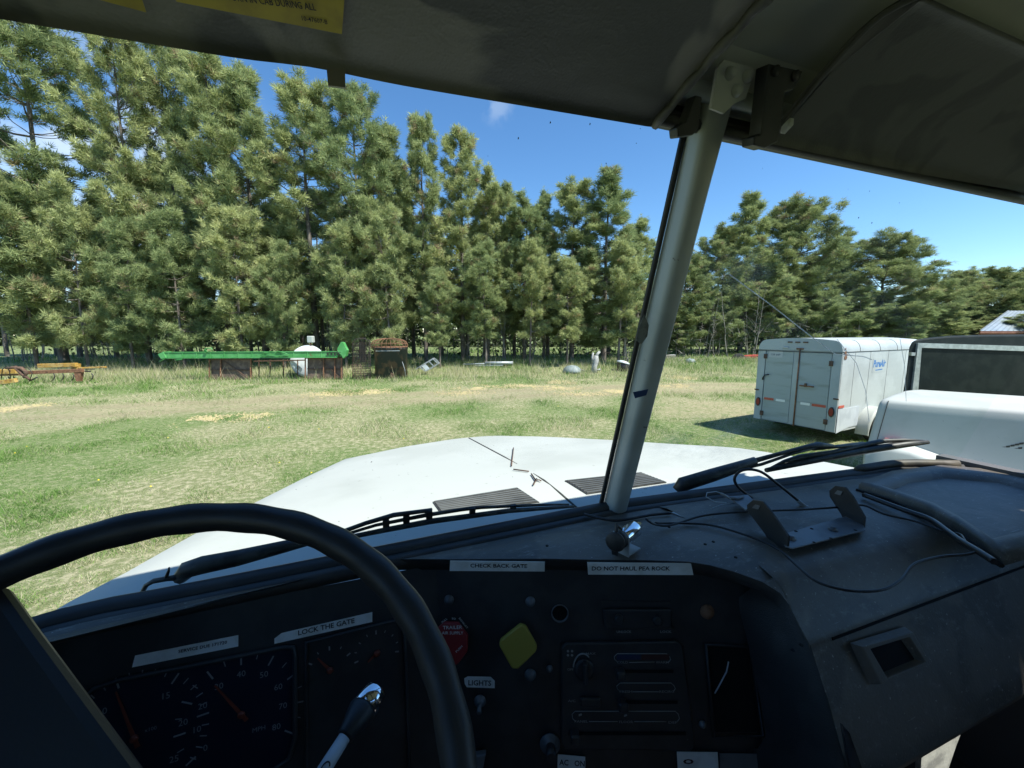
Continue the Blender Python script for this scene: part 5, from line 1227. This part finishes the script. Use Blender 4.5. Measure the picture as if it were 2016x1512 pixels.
# overturned tub, post, covered barrel, boards, stone
D = 23.6
tb = thing('overturned_tub', 'dull grey overturned tub with a bent handle in pale grass', 'tub', zmin(Dp(1126, 734, D)))
b = MB(); c = zmin(Dp(1126, 734, D)); b.lathe(c, ZU, [(0, .56), (.12, .55), (.28, .46), (.40, .30), (.45, .05)], 24); b.build('shell', M['tarp'], tb)
b = MB(); b.tube([Dp(1138, 726, D), Dp(1146, 728, D), Dp(1152, 731, D)], .04, 6); b.build('handle', M['old_wood'], tb)
ps = thing('grey_post', 'weathered grey forked post standing upright in the dry grass', 'post', zmin(Dp(1171, 733, D)))
b = MB(); b.tube([Dp(1169, 736, D), Dp(1170, 722, D), Dp(1173, 710, D), Dp(1174, 700, D)], [.19, .16, .17, .12], 9); b.tube([Dp(1173, 704, D), Dp(1176, 697, D), Dp(1181, 692, D)], [.10, .08, .07], 7); b.tube([Dp(1168, 714, D), Dp(1166, 704, D), Dp(1168, 694, D)], [.08, .07, .05], 7); b.build('trunk', M['grey_wood'], ps)
b = MB(); b.tube([Dp(1174, 729, D), Dp(1182, 727, D)], .06, 6); b.build('foot', M['grey_wood'], ps)
D = 24.2
bl = thing('covered_barrel', 'dark barrel with a white lid beside the windshield pillar', 'barrel', zmin(Dp(1226, 734, D)))
c = zmin(Dp(1226, 733, D)); b = MB(); b.lathe(c, ZU, [(0, .30), (.05, .36), (.42, .38), (.46, .36)], 20); b.build('shell', M['dark_metal'], bl)
b = MB(); b.lathe(c+ZU*.46, unit(ZU+R0*.25), [(0, .40), (.05, .42), (.14, .2), (.16, .05)], 20); b.build('lid', M['white_tank'], bl)
D = 30.5
for k, (x0, y0, x1, y1, lab) in enumerate(((1284, 712, 1330, 709, 'bottom grey board of the pile of boards right of the pillar'), (1282, 707, 1322, 704, 'middle grey board of the pile of boards right of the pillar'), (1290, 702, 1328, 699, 'topmost grey board of the pile of boards right of the pillar'))):
    b = MB(); b.bar(Dp(x0, y0, D), Dp(x1, y1, D), .45, .09); o = b.build('board', M['grey_wood']); tag(o, lab, 'board', 'pile of grey boards')
b = MB(); b.box(zmin(Dp(1305, 715, D), .14), 1.7, .5, .42, R0, F0, bev=.03); o = b.build('timber_block', M['old_wood']); tag(o, 'grey timber block under the pile of grey boards', 'timber')
D = 27.5
b = MB(); rs_ = random.Random(5); c = zmin(Dp(1358, 722, D))
b.lathe(c-ZU*.05, ZU, [(0, .34), (.15, .36), (.27, .22), (.31, .05)], 9); b.v = [tuple(np.array(p_)+np.array([rs_.uniform(-.05, .05) for _ in range(3)])) for p_ in b.v]; o = b.build('boulder', M['tarp']); tag(o, 'single dark grey stone lying in the pale grass near the trailer', 'stone')
# red implement far behind the trailer
D = 31
rt = thing('red_implement', 'red farm implement with a dark wheel half hidden behind the white trailer', 'implement', zmin(Dp(1470, 716, D)))
b = MB(); b.slab([Dp(*q, D) for q in ((1468, 701), (1500, 699), (1500, 704), (1470, 705))], F0, .9); b.build('deck', M['tractor_red'], rt)
b = MB(); b.box(Dp(1487, 709, D, .4), 1.1, .5, .5, R0, F0); b.build('frame', M['tractor_red'], rt)
b = MB(); b.lathe(Dp(1456, 709, D), F0, [(0, .30), (0, .48), (.05, .52), (.25, .52), (.3, .48), (.3, .30)], 20); b.build('wheel', M['tyre'], rt)
b = MB(); b.lathe(Dp(1456, 709, D, -.02), F0, [(0, .05), (.03, .2), (.3, .28)], 14); b.build('rim', M['grey_metal'], rt)
b = MB(); b.tube([Dp(1430, 714, D), Dp(1446, 708, D), Dp(1470, 703, D)], .06, 6); b.build('drawbar', M['rust_dark'], rt)
# farm building
D = 42
bd = thing('farm_building', 'low farm building with a pale blue-grey steel roof and red-brown eaves', 'building', G(56, 47))
e0, e1_ = at_d(1930, 651.5, D), at_d(2080, 652.5, D); back = F0*9+R0*11.5
ze = e0[2]; rz_ = ze+2.35
ridge0, ridge1 = G(1, 0, 0)*0+at_d(1992, 640, D+4.5), None
r0 = np.array([*(e0+R0*8.3+F0*4.6)[:2], rz_]); r1 = np.array([*(e1_+R0*12+F0*4.6)[:2], rz_]); e1_ = e1_+R0*8
b = MB(); b.add([e0, e1_, r1, r0], [(0, 1, 2, 3)]); b.add([e0, r0, e0+back], [(0, 1, 2)]); b.add([e0+back, r0, r1, e1_+back], [(0, 1, 2, 3)])
rf_ = b.build('roof', M['roof_steel'], bd)
b = MB()
for t in np.linspace(.03, .97, 26): b.bar(e0+(e1_-e0)*t+ZU*.03, r0+(r1-r0)*t+ZU*.03, .05, .04)
b.bar(e0+ZU*.03, r0+ZU*.03, .10, .06); b.build('roof_ribs', M['roof_steel'], rf_)
b = MB(); b.bar(e0-ZU*.14, e1_-ZU*.14, .06, .22); b.bar(e0-ZU*.14, e0+back-ZU*.14, .06, .22); b.build('fascia', M['barn_red'], bd)
w0 = e0+R0*.7+F0*.7; w1 = e1_+F0*.7
b = MB(); b.add([np.array([*w0[:2], 0]), np.array([*w1[:2], 0]), np.array([*w1[:2], ze]), np.array([*w0[:2], ze])], [(0, 1, 2, 3)]); q0 = w0+unit(back)*11; b.add([np.array([*w0[:2], 0]), np.array([*q0[:2], 0]), np.array([*q0[:2], ze]), np.array([*w0[:2], ze])], [(0, 1, 2, 3)]); b.build('wall', M['barn_red'], bd)

# ================================================================== TREES
def needle_mat(name, a, b_, c_, trans=.34):
    m, n, l, p = new_mat(name); n.remove(p)
    at = n.new('ShaderNodeAttribute'); at.attribute_name = 'tint'
    oi = n.new('ShaderNodeObjectInfo')
    r = n.new('ShaderNodeValToRGB'); e = r.color_ramp.elements
    e[0].position = 0; e[0].color = (*a, 1); e[1].position = .90; e[1].color = (*b_, 1); q = e.new(.97); q.color = (*c_, 1)
    l.new(at.outputs['Fac'], r.inputs[0])
    hs = n.new('ShaderNodeHueSaturation'); mr = n.new('ShaderNodeMapRange'); l.new(oi.outputs['Random'], mr.inputs[0]); mr.inputs[3].default_value = .485; mr.inputs[4].default_value = .515; l.new(mr.outputs[0], hs.inputs['Hue'])
    m2 = n.new('ShaderNodeMapRange'); l.new(oi.outputs['Random'], m2.inputs[0]); m2.inputs[3].default_value = 1.12; m2.inputs[4].default_value = .86; l.new(m2.outputs[0], hs.inputs['Value'])
    l.new(r.outputs[0], hs.inputs['Color'])
    d = n.new('ShaderNodeBsdfDiffuse'); t = n.new('ShaderNodeBsdfTranslucent'); l.new(hs.outputs[0], d.inputs[0]); l.new(hs.outputs[0], t.inputs[0])
    x = n.new('ShaderNodeMixShader'); x.inputs[0].default_value = trans; l.new(d.outputs[0], x.inputs[1]); l.new(t.outputs[0], x.inputs[2])
    l.new(x.outputs[0], n['Material Output'].inputs[0]); return m
M['needles'] = needle_mat('pine_needles', (.17, .22, .10), (.48, .53, .25), (.32, .25, .15))
M['needles_dull'] = needle_mat('pine_needles_dull', (.135, .185, .085), (.37, .42, .19), (.29, .23, .14))
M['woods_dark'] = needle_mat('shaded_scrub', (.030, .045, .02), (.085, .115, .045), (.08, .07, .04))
M['spring_leaves'] = needle_mat('spring_leaves', (.22, .28, .04), (.36, .38, .06), (.30, .30, .07), .45)
M['bark'] = simple('pine_bark', (.105, .085, .070), .95, col2=(.20, .175, .150), scale=5, stretch=(1, 1, .35), bscale=14, bstr=.6, bdist=.03)
M['bark_pale'] = simple('pale_bark', (.22, .205, .18), .9, col2=(.12, .11, .095), scale=4, stretch=(1, 1, .4))
def tubes_np(segs, n=5):
    """segs: list of (points k x 3, radii k) -> V, T quads"""
    V = []; Q = []; off = 0; ang = np.linspace(0, 2*np.pi, n, endpoint=False)
    for P, r in segs:
        P = np.asarray(P); k = len(P); t = np.gradient(P, axis=0); t /= np.linalg.norm(t, axis=1)[:, None]+1e-9
        g = np.array([0.3, .2, .93]) if abs(t[0][2]) < .8 else np.array([1.0, .1, 0]); e1 = np.cross(t, g); e1 /= np.linalg.norm(e1, axis=1)[:, None]+1e-9; e2 = np.cross(t, e1)
        ring = P[:, None]+np.asarray(r)[:, None, None]*(np.cos(ang)[None, :, None]*e1[:, None]+np.sin(ang)[None, :, None]*e2[:, None]); V.append(ring.reshape(-1, 3))
        i = np.arange(k-1)[:, None]*n; j = np.arange(n)[None]; a = off+i+j; b = off+i+(j+1) % n
        Q.append(np.stack([a, b, b+n, a+n], -1).reshape(-1, 4)); off += k*n
    return np.concatenate(V), np.concatenate(Q)
def pine(seed, H, Rmax, start, shape, spacing=.55, nb=5, dens=1.0, tuft_len=.33, nn=13, droop=.0, fork=False, mat='needles'):
    rng = np.random.default_rng(seed); segs = []; tp_, td_, tt_ = [], [], []
    k = 14; zs_ = np.linspace(-.3, H, k); wob = np.cumsum(rng.normal(0, .05, (k, 2)), 0)*np.linspace(0, 1, k)[:, None]
    trunk = np.column_stack([wob, zs_]); r0_ = .015*H*.75
    segs.append((trunk, r0_*(1-.93*np.linspace(0, 1, k)**1.1)))
    def tx(z): return np.array([np.interp(z, zs_, trunk[:, 0]), np.interp(z, zs_, trunk[:, 1]), z])
    z = start*H*.55; sect = rng.uniform(.65, 1.15, 8)
    while z < H-.25:
        t = (z-start*H)/(H-start*H)
        live = t > 0
        prof_ = shape(max(t, 0))
        for j in range(nb if live else 3):
            a = rng.uniform(0, 2*np.pi); L = Rmax*prof_*(rng.uniform(.45, 1.05) if rng.random() > .12 or t > .65 else rng.uniform(1.05, 1.35))*np.interp((a+z*.55) % (2*np.pi), np.linspace(0, 2*np.pi, 8), sect)
            if not live: L = Rmax*.5*rng.uniform(.3, .9)
            if L < .12: continue
            zb_ = z+rng.uniform(-.18, .18)*spacing; o = tx(min(max(zb_, 0), H-.1)); elev = np.interp(max(t, 0), [0, .5, 1], [-.10-droop, .34, .95])+rng.normal(0, .12)
            d = np.array([math.cos(a), math.sin(a), 0]); s = np.linspace(0, 1, 6); rise = math.sin(elev)*L*s+.22*L*s**2.4+(-.10*L*np.sin(s*3))
            P = o+d*(math.cos(elev)*L*s)[:, None]; P[:, 2] = o[2]+rise; P[1:, :2] += np.cumsum(rng.normal(0, .04*L, (5, 2)), 0)*.5
            rb = max(.012, .018*L*(1.1-.5*max(t, 0))); segs.append((P, rb*(1-.8*s)))
            if not live:
                continue
            nt = max(2, int((2.7*L+2.2)*dens))
            for q in range(nt):
                f = rng.uniform(.28, 1)**.75; b0 = np.array([np.interp(f, s, P[:, c]) for c in range(3)])
                sd = a+rng.choice([-1, 1])*rng.uniform(.25, 1.15); ln = rng.uniform(.15, .42)*L*(1.1-f*.75)+.12
                dirv = np.array([math.cos(sd), math.sin(sd), rng.uniform(.0, .75)]); dirv /= np.linalg.norm(dirv); tip = b0+dirv*ln
                if ln > .25: segs.append((np.array([b0, (b0+tip)/2+rng.normal(0, .02, 3), tip]), np.array([.012, .009, .006])))
                tc_ = rng.uniform(0, .85) if rng.random() > .04 else 1.0
                for m_ in range(6):
                    tp_.append(tip+rng.normal(0, .12, 3)-dirv*.05*m_); td_.append(dirv+np.array([0, 0, .35])+rng.normal(0, .35, 3)); tt_.append(tc_+rng.uniform(-.12, .12))
            for m_ in range(6): tp_.append(P[-1]+rng.normal(0, .12, 3)); td_.append(d*math.cos(elev)*.6+np.array([0, 0, .6])+rng.normal(0, .4, 3)); tt_.append(rng.uniform(.3, .85))
        z += spacing*rng.uniform(.7, 1.3)*(1 if live else 1.3)
    for m_ in range(12): tp_.append(tx(H-.08*m_)+rng.normal(0, .1, 3)); td_.append(np.array([0, 0, .8])+rng.normal(0, .5, 3)); tt_.append(rng.uniform(.4, .85))
    tp_, td_, tt_ = np.array(tp_), np.array(td_), np.array(tt_); td_ /= np.linalg.norm(td_, axis=1)[:, None]
    N = len(tp_); rnd = rng.normal(0, 1, (N, nn, 3)); rnd /= np.linalg.norm(rnd, axis=2)[:, :, None]
    dv = td_[:, None]*.75+rnd*.85; dv /= np.linalg.norm(dv, axis=2)[:, :, None]
    side = np.cross(dv, rng.normal(0, 1, (N, nn, 3))); side /= np.linalg.norm(side, axis=2)[:, :, None]+1e-9
    ln = tuft_len*rng.uniform(.7, 1.25, (N, nn, 1)); wd = tuft_len*.10*rng.uniform(.8, 1.3, (N, nn, 1)); base = tp_[:, None]+rnd*tuft_len*.18
    V = np.stack([base-side*wd*.6+dv*ln*.05, base+side*wd*.6+dv*ln*.05, base+dv*ln+side*wd*.35], 2).reshape(-1, 3)
    T = np.arange(len(V)).reshape(-1, 3); A = np.clip(np.repeat(tt_, nn*3)+np.repeat(rng.normal(0, .06, N*nn), 3), 0, 1)
    tv, tq = tubes_np(segs)
    return fast_mesh('trunk', tv, tq, M['bark'], smooth=True), fast_mesh('crown', V, T, M[mat], {'tint': A}), H, Rmax, (len(T), len(tq))
broad = lambda t: (min(1, .6+1.4*t) if t < .3 else 1.0-.30*((t-.3)/.7)**2.4-.30*max(0, t-.9)/.1)
cone = lambda t: (min(1, .6+2*t) if t < .2 else 1-.86*((t-.2)/.8)**1.25)
colm = lambda t: (min(1, .7+1.0*t) if t < .3 else 1-.58*((t-.3)/.7)**2.3)
dome = lambda t: (min(1, .45+1.3*t) if t < .45 else math.sqrt(max(.06, 1-((t-.45)/.58)**2.2)))
PR = {
 'broad1': pine(1, 20, 3.5, .12, broad, .74, 5, 1.05), 'broad2': pine(2, 20, 3.4, .14, broad, .76, 5, 1.05), 'colm1': pine(3, 19, 2.7, .16, colm, .70, 5, 1.1), 'colm2': pine(4, 18, 2.6, .18, colm, .68, 5, 1.1),
 'cone1': pine(5, 17, 3.3, .10, cone, .62, 5, 1.1), 'dome1': pine(6, 16, 3.6, .08, dome, .46, 5, 1.1, mat='needles_dull'), 'dome2': pine(7, 16, 3.4, .07, dome, .46, 5, 1.1, mat='needles_dull'),
 'young1': pine(8, 10, 2.7, .14, colm, .52, 5, 1.2, .28, droop=.08), 'young2': pine(9, 10, 2.6, .16, dome, .54, 5, 1.2, .28, droop=.10), 'young3': pine(15, 11, 2.6, .19, dome, .54, 5, 1.2, .28, droop=.10), 'back1': pine(10, 15, 2.4, .30, colm, .7, 4, .9), 'back2': pine(12, 16, 2.3, .28, dome, .7, 4, .9)}
print('tree tris', {k: v[4] for k, v in PR.items()})
used = {}
def plant(kind, px, ytop, dep, halfw, label, group, rot=None, spanx=None):
    """a pine whose tip and width are measured in the photo at its distance"""
    tm, cm, H, Rm, _ = PR[kind]
    top = at_d(px, ytop, dep); u, v = float(top@R0), dep; g0 = float(gz(np.array(u), np.array(v))); h = top[2]-g0
    root = thing('pine_tree', label, 'tree', (top[0], top[1], g0), group)
    t = bpy.data.objects.new('trunk', tm); c = bpy.data.objects.new('crown', cm)
    for o in (t, c): SC.collection.objects.link(o); o.parent = root
    w = halfw/FPX*dep/Rm
    root.scale = (w, w, h/H); root.rotation_euler = (0, 0, rot if rot is not None else (px*.731) % 6.28); return root
SKY = 'tall pines of the shelterbelt'
for a in [
 ('broad1', 30, 22, 26.5, 134, 'tallest pine, its broad crown cut by the sun visor above the yellow cultivator'),
 ('broad2', 222, 74, 26.8, 87, 'pine with a leaning ragged top just right of the sky gap above the cultivator'),
 ('broad1', 312, 84, 28.5, 85, 'middle pine of the dense triple crown above the tail of the green boom'),
 ('colm1', 402, 112, 27.2, 78, 'pine on the right side of the triple crown touching the sun visor'),
 ('colm2', 482, 150, 28.0, 81, 'slim pine with a rounded tip between the triple crown and the grey-topped pine'),
 ('colm1', 592, 166, 27.5, 86, 'dense pine with a pale grey-green rounded top left of the visor clip'),
 ('broad2', 690, 188, 27.0, 91, 'broad pine right under the visor clip, above the rusty drum'),
 ('colm2', 765, 262, 28.5, 71, 'lower pine tucked against the broad pine under the visor clip'),
 ('colm1', 826, 234, 27.6, 57, 'columnar pine with a rounded knob of foliage at its top'),
 ('colm1', 905, 262, 28.2, 62, 'slim pine with a pointed top right of the columnar knob-topped pine'),
 ('colm2', 958, 352, 28.8, 55, 'pine with a sharp side shoulder just right of the slim pointed pine'),
 ('colm1', 992, 368, 29.6, 51, 'thin-crowned pine, sky showing through its upper branches'),
 ('colm2', 1034, 398, 29.0, 58, 'low-topped pine at the dip in the middle of the skyline'),
 ('colm2', 1074, 390, 29.5, 41, 'thin pine at the left foot of the rise before the windshield pillar'),
 ('colm1', 1132, 364, 29.0, 72, 'bushy pine left of the big cone-shaped pine'),
 ('cone1', 1198, 332, 28.0, 105, 'big cone-shaped pine just left of the windshield pillar'),
 ('colm2', 1262, 440, 30.5, 59, 'pine half hidden behind the windshield pillar'),
 ('dome1', 1346, 508, 35.0, 62, 'low pine just right of the windshield pillar'),
 ('dome2', 1420, 455, 38.0, 66, 'dark pine with a side branch pointing left, right of the pillar'),
 ('cone1', 1478, 384, 38.5, 91, 'highest pine right of the pillar, with a knobbly pointed top'),
 ('dome1', 1568, 410, 40.0, 91, 'round-topped pine directly right of the knobbly pointed pine'),
 ('dome2', 1642, 482, 42.0, 69, 'lower pine on the sloping right shoulder of the round-topped pine'),
 ('dome1', 1752, 474, 41.0, 88, 'umbrella-topped pine standing alone above the trailer'),
 ('dome2', 1836, 545, 44.0, 62, 'pine low on the right side of the umbrella-topped pine'),
 ('dome1', 1892, 540, 50.0, 54, 'small far pine between the umbrella-topped pine and the building roof'),
 ('dome2', 1952, 534, 51.0, 62, 'far pine directly above the peak of the building roof'),
 ('dome1', 2010, 542, 52.0, 60, 'far pine at the edge of the glass above the building'),
 ('dome2', 2080, 540, 50.0, 66, 'far pine right of the building peak near the cab corner'),
 ]: plant(*a[:5], a[5], SKY)
YG = 'lower pines in front of the shelterbelt'
for a in [
 ('young2', 20, 363, 24.8, 90, 'spreading lower pine behind the near beam of the yellow cultivator'),
 ('young1', 128, 370, 24.6, 79, 'lower pine behind the rusty end of the cultivator'),
 ('young2', 230, 450, 24.3, 72, 'bushy low pine between the cultivator and the green boom'),
 ('young1', 335, 433, 24.6, 76, 'lower pine over the tail end of the green boom'),
 ('young2', 455, 423, 24.5, 79, 'lower pine above the first rusty panel'),
 ('young1', 545, 488, 25.0, 57, 'small pine above the gap between the two rusty panels'),
 ('young2', 668, 458, 24.8, 67, 'lower pine above the head of the green boom'),
 ('young2', 757, 413, 25.2, 71, 'lower pine right above the dome of the rusty drum'),
 ('young3', 862, 538, 25.0, 50, 'small pine above the tipped silver frame'),
 ('young3', 955, 488, 25.6, 62, 'lower pine above the pale pipes'),
 ('young3', 1045, 486, 25.8, 53, 'lower pine above the pale grass between the pipes and the tub'),
 ('young3', 1120, 518, 25.6, 52, 'lower pine above the overturned tub'),
 ('young3', 1225, 488, 25.8, 60, 'lower pine behind the covered barrel and the pillar'),
 ('young3', 1335, 606, 34.0, 43, 'low pine above the pile of grey boards'),
 ('young1', 1420, 578, 36.5, 47, 'small pine left of the trailer above the red implement'),
 ('young3', 1530, 548, 37.0, 62, 'lower pine above the left end of the trailer roof'),
 ('young1', 1620, 578, 38.0, 57, 'lower pine above the middle of the trailer roof'),
 ('young3', 1700, 573, 38.0, 57, 'lower pine above the far right end of the trailer roof'),
 ('young3', 1790, 593, 38.5, 53, 'lower pine above the corner of the black camper'),
 ('young1', 1880, 618, 42.0, 45, 'lower pine just left of the building roof'),
 ]: plant(*a[:5], a[5], YG)
rng = np.random.default_rng(33)
LB = 'pines deep in the shelterbelt'
xs_ = list(np.arange(-40, 1290, 56))+list(np.arange(1310, 2080, 52)); sky_x = [0, 150, 300, 480, 700, 830, 960, 1034, 1130, 1260, 1350, 1478, 1650, 1752, 1840, 2060]; sky_y = [290, 400, 310, 350, 370, 400, 450, 480, 470, 530, 570, 500, 540, 560, 590, 600]
for i, x in enumerate(xs_):
    x = x+rng.uniform(-16, 16); far_ = rng.uniform(31, 37) if x < 1290 else rng.uniform(43, 54)
    plant('back1' if i % 2 else 'back2', x, np.interp(x, sky_x, sky_y)+rng.uniform(5, 60), far_, rng.uniform(48, 62)*(33/far_)**.5, 'slender pine standing deep in the shelterbelt behind the front pines', LB)
# thin bare saplings between the trunks
sv = []
def sapling(seed):
    rng = np.random.default_rng(seed); P = np.column_stack([np.cumsum(rng.normal(0, .05, 8)), np.cumsum(rng.normal(0, .05, 8)), np.linspace(-.1, 5, 8)]); segs = [(P, np.linspace(.045, .008, 8))]
    for k in range(16):
        f = rng.uniform(.25, .98); o = np.array([np.interp(f, np.linspace(0, 1, 8), P[:, c]) for c in range(3)]); a = rng.uniform(0, 6.28); L = rng.uniform(.3, 1.1)*(1.2-f)
        d = np.array([math.cos(a), math.sin(a), rng.uniform(.3, 1.2)]); segs.append((np.array([o, o+d*L*.5+rng.normal(0, .04, 3), o+d*L]), np.array([.014, .009, .004])))
    return fast_mesh('sapling', *tubes_np(segs, 4), M['bark_pale'], smooth=True)
sap = [sapling(s) for s in (1, 2, 3)]
for i in range(120):
    if i < 92: x = rng.uniform(0, 1260); dep = rng.uniform(26, 34)
    else: x = rng.uniform(1300, 1500); dep = rng.uniform(33, 42)
    p_ = at_d(x, 690, dep); u, v = float(p_@R0), dep; o = bpy.data.objects.new('bare_sapling', sap[i % 3]); SC.collection.objects.link(o)
    o.location = (p_[0], p_[1], float(gz(np.array(u), np.array(v)))); o.rotation_euler = (rng.normal(0, .08), rng.normal(0, .08), rng.uniform(0, 6)); s_ = rng.uniform(.6, 1.3); o.scale = (s_, s_, s_)
    tag(o, 'thin bare pale sapling among the pine trunks', 'sapling', 'bare saplings among the pines')
# tangle of dead branches and scrub at the foot of the pines
rngb = np.random.default_rng(55); N = 9000
u = rngb.uniform(-42, 24, N); v = rngb.uniform(27, 42, N); kk = fbm(u*.30, v*.30, 121) > .40; u, v = u[kk], v[kk]; n_ = len(u)
c = u[:, None]*R0+v[:, None]*F0; c[:, 2] = gz(u, v)+rngb.uniform(0, 1, n_)**1.4*2.8
d = rngb.normal(0, 1, (n_, 3))*np.array([1, 1, .8]); d *= (rngb.uniform(.25, .9, n_)/np.linalg.norm(d, axis=1))[:, None]; w = rngb.normal(0, 1, (n_, 3)); w *= (rngb.uniform(.010, .022, n_)/np.linalg.norm(w, axis=1))[:, None]
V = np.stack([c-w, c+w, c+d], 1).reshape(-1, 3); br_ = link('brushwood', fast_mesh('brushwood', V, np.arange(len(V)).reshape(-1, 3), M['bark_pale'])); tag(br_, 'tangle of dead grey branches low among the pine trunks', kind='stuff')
N = 5200; u = rngb.uniform(-44, 30, N); v = rngb.uniform(33, 46, N); kk = fbm(u*.22, v*.22, 131) > .45; u, v = u[kk], v[kk]; n_ = len(u)
c = u[:, None]*R0+v[:, None]*F0; c[:, 2] = gz(u, v)+rngb.uniform(0, 1, n_)**1.2*2.4
a = rngb.normal(0, 1, (n_, 3)); b = rngb.normal(0, 1, (n_, 3)); a *= .17/np.linalg.norm(a, axis=1)[:, None]; b *= .14/np.linalg.norm(b, axis=1)[:, None]
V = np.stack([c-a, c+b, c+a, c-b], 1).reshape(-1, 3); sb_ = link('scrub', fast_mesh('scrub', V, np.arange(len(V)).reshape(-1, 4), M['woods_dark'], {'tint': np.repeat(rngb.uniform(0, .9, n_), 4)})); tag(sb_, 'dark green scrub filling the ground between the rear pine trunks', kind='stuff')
# spring-green broadleaf trees glimpsed through the pines
def broadleaf(seed, H, Rm):
    rng = np.random.default_rng(seed); segs = []; P = np.column_stack([np.cumsum(rng.normal(0, .08, 8)), np.cumsum(rng.normal(0, .08, 8)), np.linspace(-.2, H*.75, 8)]); segs.append((P, np.linspace(.2, .05, 8))); pts = []
    for k in range(26):
        f = rng.uniform(.35, 1); o = np.array([np.interp(f, np.linspace(0, 1, 8), P[:, c]) for c in range(3)]); a = rng.uniform(0, 6.28); L = Rm*rng.uniform(.5, 1)*(1.25-f*.5); d = np.array([math.cos(a), math.sin(a), rng.uniform(.25, 1.1)]); tip = o+d*L*.8
        segs.append((np.array([o, o+d*L*.4+rng.normal(0, .1, 3), tip]), np.array([.06, .04, .015])))
        for q in range(46): pts.append(o+(tip-o)*rng.uniform(.3, 1.15)+rng.normal(0, .42, 3))
    pts = np.array(pts); n_ = 7; N = len(pts); c = pts[:, None]+rng.normal(0, .16, (N, n_, 3)); a = rng.normal(0, 1, (N, n_, 3)); b_ = rng.normal(0, 1, (N, n_, 3)); a *= .07/np.linalg.norm(a, axis=2)[:, :, None]; b_ *= .06/np.linalg.norm(b_, axis=2)[:, :, None]
    V = np.stack([c-a, c+b_, c+a, c-b_], 2).reshape(-1, 3); T = np.arange(len(V)).reshape(-1, 4)
    return fast_mesh('trunk', *tubes_np(segs), M['bark_pale'], smooth=True), fast_mesh('crown', V, T, M['spring_leaves'], {'tint': np.repeat(rng.uniform(0, .9, N), n_*4)})
bt, bc = broadleaf(5, 13, 3.4)
for x, yt, dep, lab in ((548, 385, 34, 'yellow-green leafing tree showing between the pines above the green boom'), (868, 425, 35, 'yellow-green leafing tree behind the columnar knob-topped pine'), (640, 460, 39, 'yellow-green leafing tree behind the pine above the rusty drum'), (1352, 560, 52, 'yellow-green leafing tree showing low beside the pillar')):
    p_ = at_d(x, yt, dep); u = float(p_@R0); g0 = float(gz(np.array(u), np.array(dep))); r = thing('broadleaf_tree', lab, 'tree', (p_[0], p_[1], g0), 'leafing trees behind the pines'); s_ = (p_[2]-g0)/13; r.scale = (s_, s_, s_)
    for nm, m_ in (('trunk', bt), ('crown', bc)): o = bpy.data.objects.new(nm, m_); SC.collection.objects.link(o); o.parent = r
# distant wood closing the view behind the shelterbelt
rngw = np.random.default_rng(77); N = 24000
u = rngw.uniform(-95, 110, N); v = rngw.uniform(58, 75, N)+np.abs(u)*.05; top_ = 4.5+3.5*fbm(u*.12, u*0+4, 95)
c = u[:, None]*R0+v[:, None]*F0; c[:, 2] = .4+top_*rngw.uniform(0, 1, N)**.7
a = rngw.normal(0, 1, (N, 3)); b = rngw.normal(0, 1, (N, 3)); a *= .55/np.linalg.norm(a, axis=1)[:, None]; b *= .45/np.linalg.norm(b, axis=1)[:, None]
V = np.stack([c-a, c+b, c+a, c-b], 1).reshape(-1, 3)
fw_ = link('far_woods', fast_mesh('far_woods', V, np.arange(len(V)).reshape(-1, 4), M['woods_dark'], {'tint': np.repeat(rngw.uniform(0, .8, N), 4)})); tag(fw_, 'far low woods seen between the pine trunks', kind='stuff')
